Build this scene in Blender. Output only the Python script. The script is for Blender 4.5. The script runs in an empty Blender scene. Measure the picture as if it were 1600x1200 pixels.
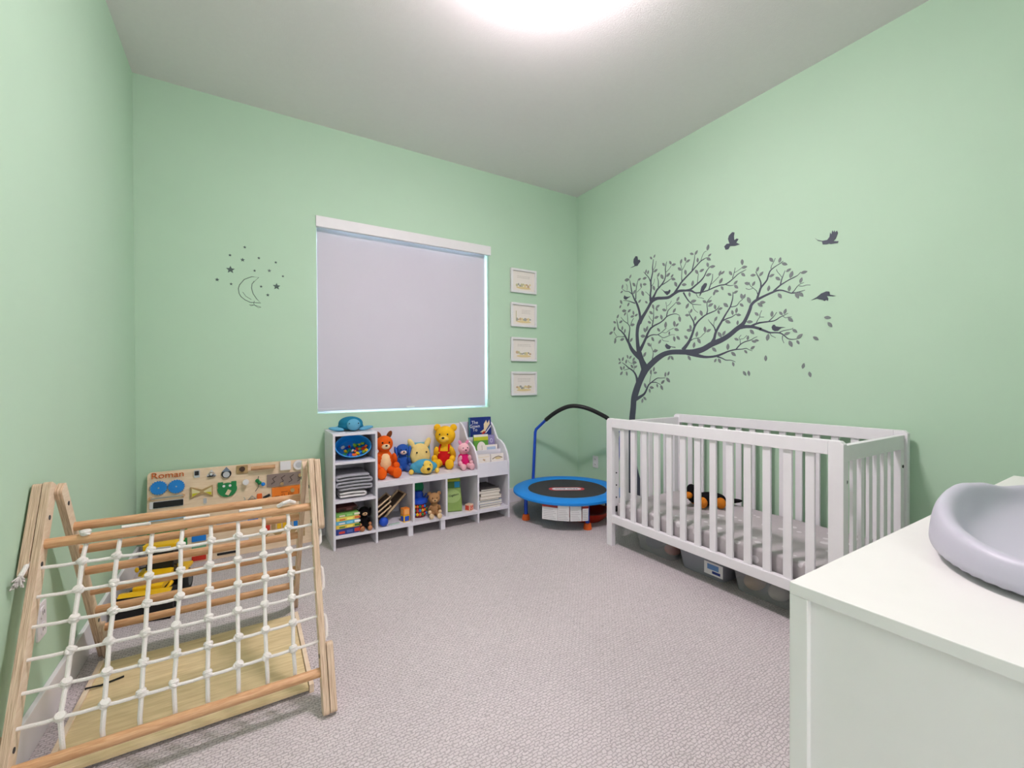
import bpy, bmesh, math, random
from mathutils import Vector, Matrix, Euler
random.seed(7)
C = bpy.context.scene.collection
SC = bpy.context.scene
PI = math.pi
# ------------------------------------------------------------------ camera
XL, XR, YB, YN, ZC = -0.584, 2.930, 3.4835, -1.05, 3.039
cam = bpy.data.cameras.new('camera'); camo = bpy.data.objects.new('camera', cam); C.objects.link(camo)
cam.sensor_width = 36; cam.lens = 677.28 / 1600 * 36; cam.clip_start = .02
_y, _p, _r = math.radians(31.4828), math.radians(-.3892), math.radians(-.2362)
_F = Vector((math.sin(_y) * math.cos(_p), math.cos(_y) * math.cos(_p), math.sin(_p)))
_R = Vector((math.cos(_y), -math.sin(_y), 0)); _U = _R.cross(_F)
_R2 = _R * math.cos(_r) + _U * math.sin(_r); _U2 = -_R * math.sin(_r) + _U * math.cos(_r)
camo.matrix_world = Matrix(((_R2.x, _U2.x, -_F.x, 0), (_R2.y, _U2.y, -_F.y, 0), (_R2.z, _U2.z, -_F.z, 1.14), (0, 0, 0, 1)))
SC.camera = camo
# ------------------------------------------------------------------ world, exposure, lamp strength
W = bpy.data.worlds.new('world'); SC.world = W; W.use_nodes = True
W.node_tree.nodes['Background'].inputs[0].default_value = (.62, .80, 1, 1)
W.node_tree.nodes['Background'].inputs[1].default_value = 9.0
LAMP = 126.0      # radiance of the ceiling dome
HALL_FILL = 21.0       # radiance of the unseen hallway panel added as fill behind the camera
SC.view_settings.view_transform = 'Standard'; SC.view_settings.look = 'None'
SC.view_settings.gamma = 1; SC.view_settings.use_curve_mapping = False
SC.view_settings.exposure = 0.18

# ------------------------------------------------------------------ materials
def lin(c):
    return tuple((v / 255 / 12.92) if v / 255 <= .04045 else ((v / 255 + .055) / 1.055) ** 2.4 for v in c) + (1,)
MATS = {}
def M(name, rgb=None, rough=.55, var=0., scale=20., bump=0., bscale=200., metal=0., trans=0., spec=.4):
    if name in MATS: return MATS[name]
    m = bpy.data.materials.new(name); m.use_nodes = True; MATS[name] = m
    nt = m.node_tree; n = nt.nodes; l = nt.links; b = n['Principled BSDF']
    b.inputs['Base Color'].default_value = lin(rgb); b.inputs['Roughness'].default_value = rough
    b.inputs['Metallic'].default_value = metal; b.inputs['Specular IOR Level'].default_value = spec
    if trans: b.inputs['Transmission Weight'].default_value = trans; b.inputs['IOR'].default_value = 1.2
    tc = n.new('ShaderNodeTexCoord')
    nz = n.new('ShaderNodeTexNoise'); nz.inputs['Scale'].default_value = scale; nz.inputs['Detail'].default_value = 3
    l.new(tc.outputs['Object'], nz.inputs['Vector'])
    mx = n.new('ShaderNodeMix'); mx.data_type = 'RGBA'; mx.blend_type = 'MULTIPLY'
    v = max(var, .02)
    rp = n.new('ShaderNodeMapRange'); rp.inputs['To Min'].default_value = 1 - v; rp.inputs['To Max'].default_value = 1 + v
    l.new(nz.outputs['Fac'], rp.inputs['Value']); mx.inputs[0].default_value = 1
    mx.inputs[6].default_value = lin(rgb); l.new(rp.outputs[0], mx.inputs[7]); l.new(mx.outputs[2], b.inputs['Base Color'])
    if bump:
        nb = n.new('ShaderNodeTexNoise'); nb.inputs['Scale'].default_value = bscale; nb.inputs['Detail'].default_value = 2
        l.new(tc.outputs['Object'], nb.inputs['Vector'])
        bp = n.new('ShaderNodeBump'); bp.inputs['Strength'].default_value = bump; bp.inputs['Distance'].default_value = .004
        l.new(nb.outputs['Fac'], bp.inputs['Height']); l.new(bp.outputs[0], b.inputs['Normal'])
    return m
def wood(name, a, b2, stretch=(1, 12, 12), rough=.5):
    if name in MATS: return MATS[name]
    m = bpy.data.materials.new(name); m.use_nodes = True; MATS[name] = m
    nt = m.node_tree; n = nt.nodes; l = nt.links; b = n['Principled BSDF']; b.inputs['Roughness'].default_value = rough
    tc = n.new('ShaderNodeTexCoord'); mp = n.new('ShaderNodeMapping'); mp.inputs['Scale'].default_value = stretch
    nz = n.new('ShaderNodeTexNoise'); nz.inputs['Scale'].default_value = 6; nz.inputs['Detail'].default_value = 5; nz.inputs['Distortion'].default_value = .6
    cr = n.new('ShaderNodeValToRGB'); cr.color_ramp.elements[0].position = .35; cr.color_ramp.elements[1].position = .68
    cr.color_ramp.elements[0].color = lin(a); cr.color_ramp.elements[1].color = lin(b2)
    l.new(tc.outputs['Object'], mp.inputs[0]); l.new(mp.outputs[0], nz.inputs['Vector']); l.new(nz.outputs['Fac'], cr.inputs[0]); l.new(cr.outputs[0], b.inputs['Base Color'])
    return m
def carpet():
    m = bpy.data.materials.new('carpet'); m.use_nodes = True
    nt = m.node_tree; n = nt.nodes; l = nt.links; b = n['Principled BSDF']; b.inputs['Roughness'].default_value = .95; b.inputs['Specular IOR Level'].default_value = .1
    tc = n.new('ShaderNodeTexCoord')
    br = n.new('ShaderNodeTexBrick'); br.inputs['Scale'].default_value = 1; br.inputs['Brick Width'].default_value = .02; br.inputs['Row Height'].default_value = .011
    br.inputs['Mortar Size'].default_value = .0024; br.inputs['Mortar Smooth'].default_value = .9
    br.inputs['Color1'].default_value = (1, 1, 1, 1); br.inputs['Color2'].default_value = (.8, .8, .8, 1); br.inputs['Mortar'].default_value = (.1, .1, .1, 1)
    nz = n.new('ShaderNodeTexNoise'); nz.inputs['Scale'].default_value = 60; nz.inputs['Detail'].default_value = 4
    mpv = n.new('ShaderNodeMix'); mpv.data_type = 'RGBA'; mpv.blend_type = 'LINEAR_LIGHT'; mpv.inputs[0].default_value = .011
    l.new(tc.outputs['Object'], mpv.inputs[6]); l.new(nz.outputs['Color'], mpv.inputs[7]); l.new(mpv.outputs[2], br.inputs['Vector'])
    fine = n.new('ShaderNodeTexNoise'); fine.inputs['Scale'].default_value = 350
    big = n.new('ShaderNodeTexNoise'); big.inputs['Scale'].default_value = 1.8; big.inputs['Detail'].default_value = 4
    for t in (nz, fine, big): l.new(tc.outputs['Object'], t.inputs['Vector'])
    c1 = n.new('ShaderNodeMix'); c1.data_type = 'RGBA'; l.new(br.outputs['Color'], c1.inputs[0])
    c1.inputs[6].default_value = lin((178, 171, 171)); c1.inputs[7].default_value = lin((225, 217, 218))
    rp = n.new('ShaderNodeMapRange'); rp.inputs['To Min'].default_value = .90; rp.inputs['To Max'].default_value = 1.08; l.new(big.outputs['Fac'], rp.inputs['Value'])
    rf = n.new('ShaderNodeMapRange'); rf.inputs['To Min'].default_value = .84; rf.inputs['To Max'].default_value = 1.16; l.new(fine.outputs['Fac'], rf.inputs['Value'])
    mm = n.new('ShaderNodeMath'); mm.operation = 'MULTIPLY'; l.new(rp.outputs[0], mm.inputs[0]); l.new(rf.outputs[0], mm.inputs[1])
    c2 = n.new('ShaderNodeMix'); c2.data_type = 'RGBA'; c2.blend_type = 'MULTIPLY'; c2.inputs[0].default_value = 1
    l.new(c1.outputs[2], c2.inputs[6]); l.new(mm.outputs[0], c2.inputs[7]); l.new(c2.outputs[2], b.inputs['Base Color'])
    bp = n.new('ShaderNodeBump'); bp.inputs['Strength'].default_value = .7; bp.inputs['Distance'].default_value = .004
    ad = n.new('ShaderNodeMath'); ad.operation = 'ADD'; l.new(br.outputs['Color'], ad.inputs[0]); l.new(fine.outputs['Fac'], ad.inputs[1])
    l.new(ad.outputs[0], bp.inputs['Height']); l.new(bp.outputs[0], b.inputs['Normal'])
    return m
def emit(name, rgb, s):
    m = bpy.data.materials.new(name); m.use_nodes = True; n = m.node_tree.nodes
    b = n['Principled BSDF']; b.inputs['Base Color'].default_value = lin(rgb); b.inputs['Emission Color'].default_value = lin(rgb); b.inputs['Emission Strength'].default_value = s
    return m
def pane_mat():
    m = bpy.data.materials.new('window_glass'); m.use_nodes = True; nt = m.node_tree; n = nt.nodes; n.remove(n['Principled BSDF'])
    t = n.new('ShaderNodeBsdfTransparent'); g = n.new('ShaderNodeBsdfGlossy'); g.inputs['Roughness'].default_value = .02
    x = n.new('ShaderNodeMixShader'); x.inputs[0].default_value = .08
    nt.links.new(t.outputs[0], x.inputs[1]); nt.links.new(g.outputs[0], x.inputs[2]); nt.links.new(x.outputs[0], n['Material Output'].inputs[0])
    return m
def clear_mat():
    m = bpy.data.materials.new('clear_plastic'); m.use_nodes = True; nt = m.node_tree; n = nt.nodes; p = n['Principled BSDF']
    p.inputs['Base Color'].default_value = lin((205, 208, 212)); p.inputs['Roughness'].default_value = .25
    t = n.new('ShaderNodeBsdfTransparent'); x = n.new('ShaderNodeMixShader'); x.inputs[0].default_value = .24
    nt.links.new(t.outputs[0], x.inputs[1]); nt.links.new(p.outputs[0], x.inputs[2]); nt.links.new(x.outputs[0], n['Material Output'].inputs[0])
    return m

# ------------------------------------------------------------------ mesh helpers
class B:
    def __init__(s): s.bm = bmesh.new()
    def box(s, x0, x1, y0, y1, z0, z1):
        bmesh.ops.create_cube(s.bm, size=1, matrix=Matrix.Translation(((x0 + x1) / 2, (y0 + y1) / 2, (z0 + z1) / 2)) @ Matrix.Diagonal((abs(x1 - x0), abs(y1 - y0), abs(z1 - z0), 1)))
        return s
    def rbox(s, c, d, rot=(0, 0, 0)):
        bmesh.ops.create_cube(s.bm, size=1, matrix=Matrix.Translation(c) @ Euler(rot).to_matrix().to_4x4() @ Matrix.Diagonal((*d, 1)))
        return s
    def cyl(s, p, q, r, r2=None, n=16):
        p, q = Vector(p), Vector(q); d = q - p
        m = Matrix.Translation((p + q) / 2) @ d.to_track_quat('Z', 'Y').to_matrix().to_4x4()
        bmesh.ops.create_cone(s.bm, cap_ends=True, segments=n, radius1=r, radius2=r if r2 is None else r2, depth=d.length, matrix=m)
        return s
    def ell(s, c, r, rot=(0, 0, 0), n=16):
        if not hasattr(r, '__len__'): r = (r, r, r)
        bmesh.ops.create_uvsphere(s.bm, u_segments=n, v_segments=max(6, n * 2 // 3), radius=1, matrix=Matrix.Translation(c) @ Euler(rot).to_matrix().to_4x4() @ Matrix.Diagonal((*r, 1)))
        return s
    def tube(s, pts, r, n=10, close=False):
        pts = [Vector(p) for p in pts]; rings = []; N = len(pts)
        up = None
        for i, p in enumerate(pts):
            a = pts[i - 1] if (i or close) else p; b = pts[(i + 1) % N] if (i < N - 1 or close) else p
            t = (b - a).normalized()
            if up is None: up = Vector((0, 0, 1)) if abs(t.z) < .9 else Vector((1, 0, 0))
            e = t.cross(up).normalized(); f = e.cross(t).normalized(); up = f
            rr = r[i] if hasattr(r, '__len__') else r
            rings.append([s.bm.verts.new(p + (e * math.cos(2 * PI * k / n) + f * math.sin(2 * PI * k / n)) * rr) for k in range(n)])
        for i in range(N if close else N - 1):
            A, Bq = rings[i], rings[(i + 1) % N]
            for k in range(n): s.bm.faces.new((A[k], A[(k + 1) % n], Bq[(k + 1) % n], Bq[k]))
        if not close: s.bm.faces.new(rings[0][::-1]); s.bm.faces.new(rings[-1])
        return s
    def prism(s, pts, axis, a, b):
        """2-D outline extruded along an axis: x -> pts are (y,z), y -> (x,z), z -> (x,y)"""
        f = {'x': lambda u, v, w: (w, u, v), 'y': lambda u, v, w: (u, w, v), 'z': lambda u, v, w: (u, v, w)}[axis]
        A = [s.bm.verts.new(f(u, v, a)) for u, v in pts]; Z = [s.bm.verts.new(f(u, v, b)) for u, v in pts]; n = len(pts)
        s.bm.faces.new(A); s.bm.faces.new(Z[::-1])
        for i in range(n): s.bm.faces.new((A[i], Z[i], Z[(i + 1) % n], A[(i + 1) % n]))
        return s
    def lathe(s, prof, c=(0, 0, 0), n=32, sx=1, sy=1, cap=True):
        R = []
        for r, z in prof:
            R.append([s.bm.verts.new((c[0] + sx * r * math.cos(2 * PI * k / n), c[1] + sy * r * math.sin(2 * PI * k / n), c[2] + z)) for k in range(n)])
        for A, Q in zip(R, R[1:]):
            for k in range(n): s.bm.faces.new((A[k], A[(k + 1) % n], Q[(k + 1) % n], Q[k]))
        for q in (R[0], R[-1]):
            if cap and (q[0].co - q[n // 2].co).length > 1e-5: s.bm.faces.new(q)
        return s
    def build(s, name, mat, parent=None, bevel=0., smooth=False, world=False, seg=2):
        bmesh.ops.remove_doubles(s.bm, verts=s.bm.verts, dist=1e-6)
        bmesh.ops.recalc_face_normals(s.bm, faces=s.bm.faces)
        if bevel:
            ed = [e for e in s.bm.edges if len(e.link_faces) == 2 and e.calc_face_angle(0) > .5]
            bmesh.ops.bevel(s.bm, geom=ed, offset=bevel, segments=seg, affect='EDGES', profile=.6, clamp_overlap=True)
        me = bpy.data.meshes.new(name)
        if world and parent is not None: bmesh.ops.translate(s.bm, verts=s.bm.verts, vec=-parent.location)
        s.bm.to_mesh(me); s.bm.free()
        if smooth:
            me.polygons.foreach_set('use_smooth', [True] * len(me.polygons))
            me.set_sharp_from_angle(angle=math.radians(40))
        o = bpy.data.objects.new(name, me); C.objects.link(o); me.materials.append(mat)
        if parent is not None: o.parent = parent
        return o
def tag(o, label=None, cat=None, group=None, kind=None):
    if label: o['label'] = label
    if cat: o['category'] = cat
    if group: o['group'] = group
    if kind: o['kind'] = kind
    return o
def thing(name, label, cat, loc=(0, 0, 0), rotz=0, group=None):
    o = bpy.data.objects.new(name, None); C.objects.link(o); o.location = loc; o.rotation_euler = (0, 0, rotz); o.empty_display_size = .05
    return tag(o, label, cat, group)
def share(o, name, parent, loc=(0, 0, 0), rot=(0, 0, 0), scale=(1, 1, 1)):
    c = bpy.data.objects.new(name, o.data); C.objects.link(c); c.parent = parent; c.location = loc; c.rotation_euler = rot; c.scale = scale
    return c
def struct(o): o['kind'] = 'structure'; return o
def blob(name, ells, mat, parent, voxel=.006, it=6):
    """one continuous soft body grown from overlapping ellipsoids"""
    b = B()
    for e in ells: b.ell(e[0], e[1], e[2] if len(e) > 2 else (0, 0, 0), 20)
    o = b.build(name, mat, None)
    r = o.modifiers.new('r', 'REMESH'); r.mode = 'VOXEL'; r.voxel_size = voxel; r.use_smooth_shade = True
    sm = o.modifiers.new('s', 'SMOOTH'); sm.iterations = it; sm.factor = .5
    dg = bpy.context.evaluated_depsgraph_get(); me = bpy.data.meshes.new_from_object(o.evaluated_get(dg))
    o.modifiers.clear(); o.data = me
    if not me.materials: me.materials.append(mat)
    me.polygons.foreach_set('use_smooth', [True] * len(me.polygons))
    o.parent = parent
    return o
def text(name, body, size, mat, parent, loc, rot, depth=.0008, fit=None):
    cu = bpy.data.curves.new(name, 'FONT'); cu.body = body; cu.size = size; cu.extrude = depth; cu.align_x = 'CENTER'; cu.align_y = 'CENTER'; cu.space_line = .8
    t = bpy.data.objects.new(name, cu); C.objects.link(t)
    dg = bpy.context.evaluated_depsgraph_get(); me = bpy.data.meshes.new_from_object(t.evaluated_get(dg)); bpy.data.objects.remove(t)
    if fit:
        w = max(v.co.x for v in me.vertices) - min(v.co.x for v in me.vertices); h = max(v.co.y for v in me.vertices) - min(v.co.y for v in me.vertices)
        for v in me.vertices: v.co.x *= fit[0] / w; v.co.y *= fit[1] / h
    o = bpy.data.objects.new(name, me); C.objects.link(o); me.materials.append(mat); o.parent = parent; o.location = loc; o.rotation_euler = rot
    return o
def rrect(x0, x1, y0, y1, r, n=5):
    out = []
    for cx, cy, a in ((x1 - r, y1 - r, 0), (x0 + r, y1 - r, 90), (x0 + r, y0 + r, 180), (x1 - r, y0 + r, 270)):
        for k in range(n + 1):
            t = math.radians(a + 90 * k / n); out.append((cx + r * math.cos(t), cy + r * math.sin(t)))
    return out
def plank(p, q, w, r=.02, n=5):
    """outline of a board with rounded ends from p to q, width w"""
    p, q = Vector(p), Vector(q); d = (q - p); L = d.length; d.normalize(); e = Vector((-d.y, d.x))
    return [tuple(p + d * u + e * v) for u, v in rrect(0, L, -w / 2, w / 2, r, n)]

# ------------------------------------------------------------------ palette
wall_m = M('green_wall_paint', (190, 220, 194), .75, .015, 3, .05, 260, spec=.25)
ceil_m = M('ceiling_paint', (238, 234, 234), .9, .02, 40, .25, 160, spec=.1)
white_m = M('white_trim', (236, 234, 236), .45)
crib_m = M('white_crib_paint', (242, 240, 244), .38)
shelf_m = M('white_laminate', (232, 230, 238), .4)
dress_m = M('white_dresser', (236, 236, 232), .35)
ply_m = wood('birch_plywood', (230, 207, 178), (243, 225, 200), (3, 3, 14))
edge_m = wood('plywood_edge', (176, 146, 118), (234, 210, 182), (110, 2, 2))
beech_m = wood('beech_dowel', (196, 146, 102), (220, 176, 132), (3, 30, 30), .4)
board_m = wood('board_birch', (232, 206, 172), (244, 222, 192), (2, 20, 10))
ramp_m = wood('ramp_birch', (216, 194, 146), (236, 216, 172), (1.5, 14, 4))
rope_m = M('white_cotton_rope', (240, 236, 230), .9, .06, 200, .6, 500)
black_m = M('black_plastic', (24, 25, 28), .45)
dark_m = M('dark_grey', (60, 62, 66), .6)
metal_m = M('bright_metal', (190, 190, 192), .3, metal=1)
red_m = M('red_plastic', (205, 52, 34), .4)
orange_m = M('orange_plastic', (238, 104, 34), .45)
blue_m = M('blue_plastic', (28, 76, 190), .4)
sky_m = M('bright_blue', (24, 128, 218), .45)
yel_m = M('yellow_plastic', (240, 190, 22), .4)
green_m = M('green_plastic', (34, 134, 74), .5)
decal_m = M('slate_vinyl', (74, 79, 92), .6)
leaf_m = M('grey_vinyl', (122, 130, 130), .6)
clear_m = clear_mat()
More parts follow.
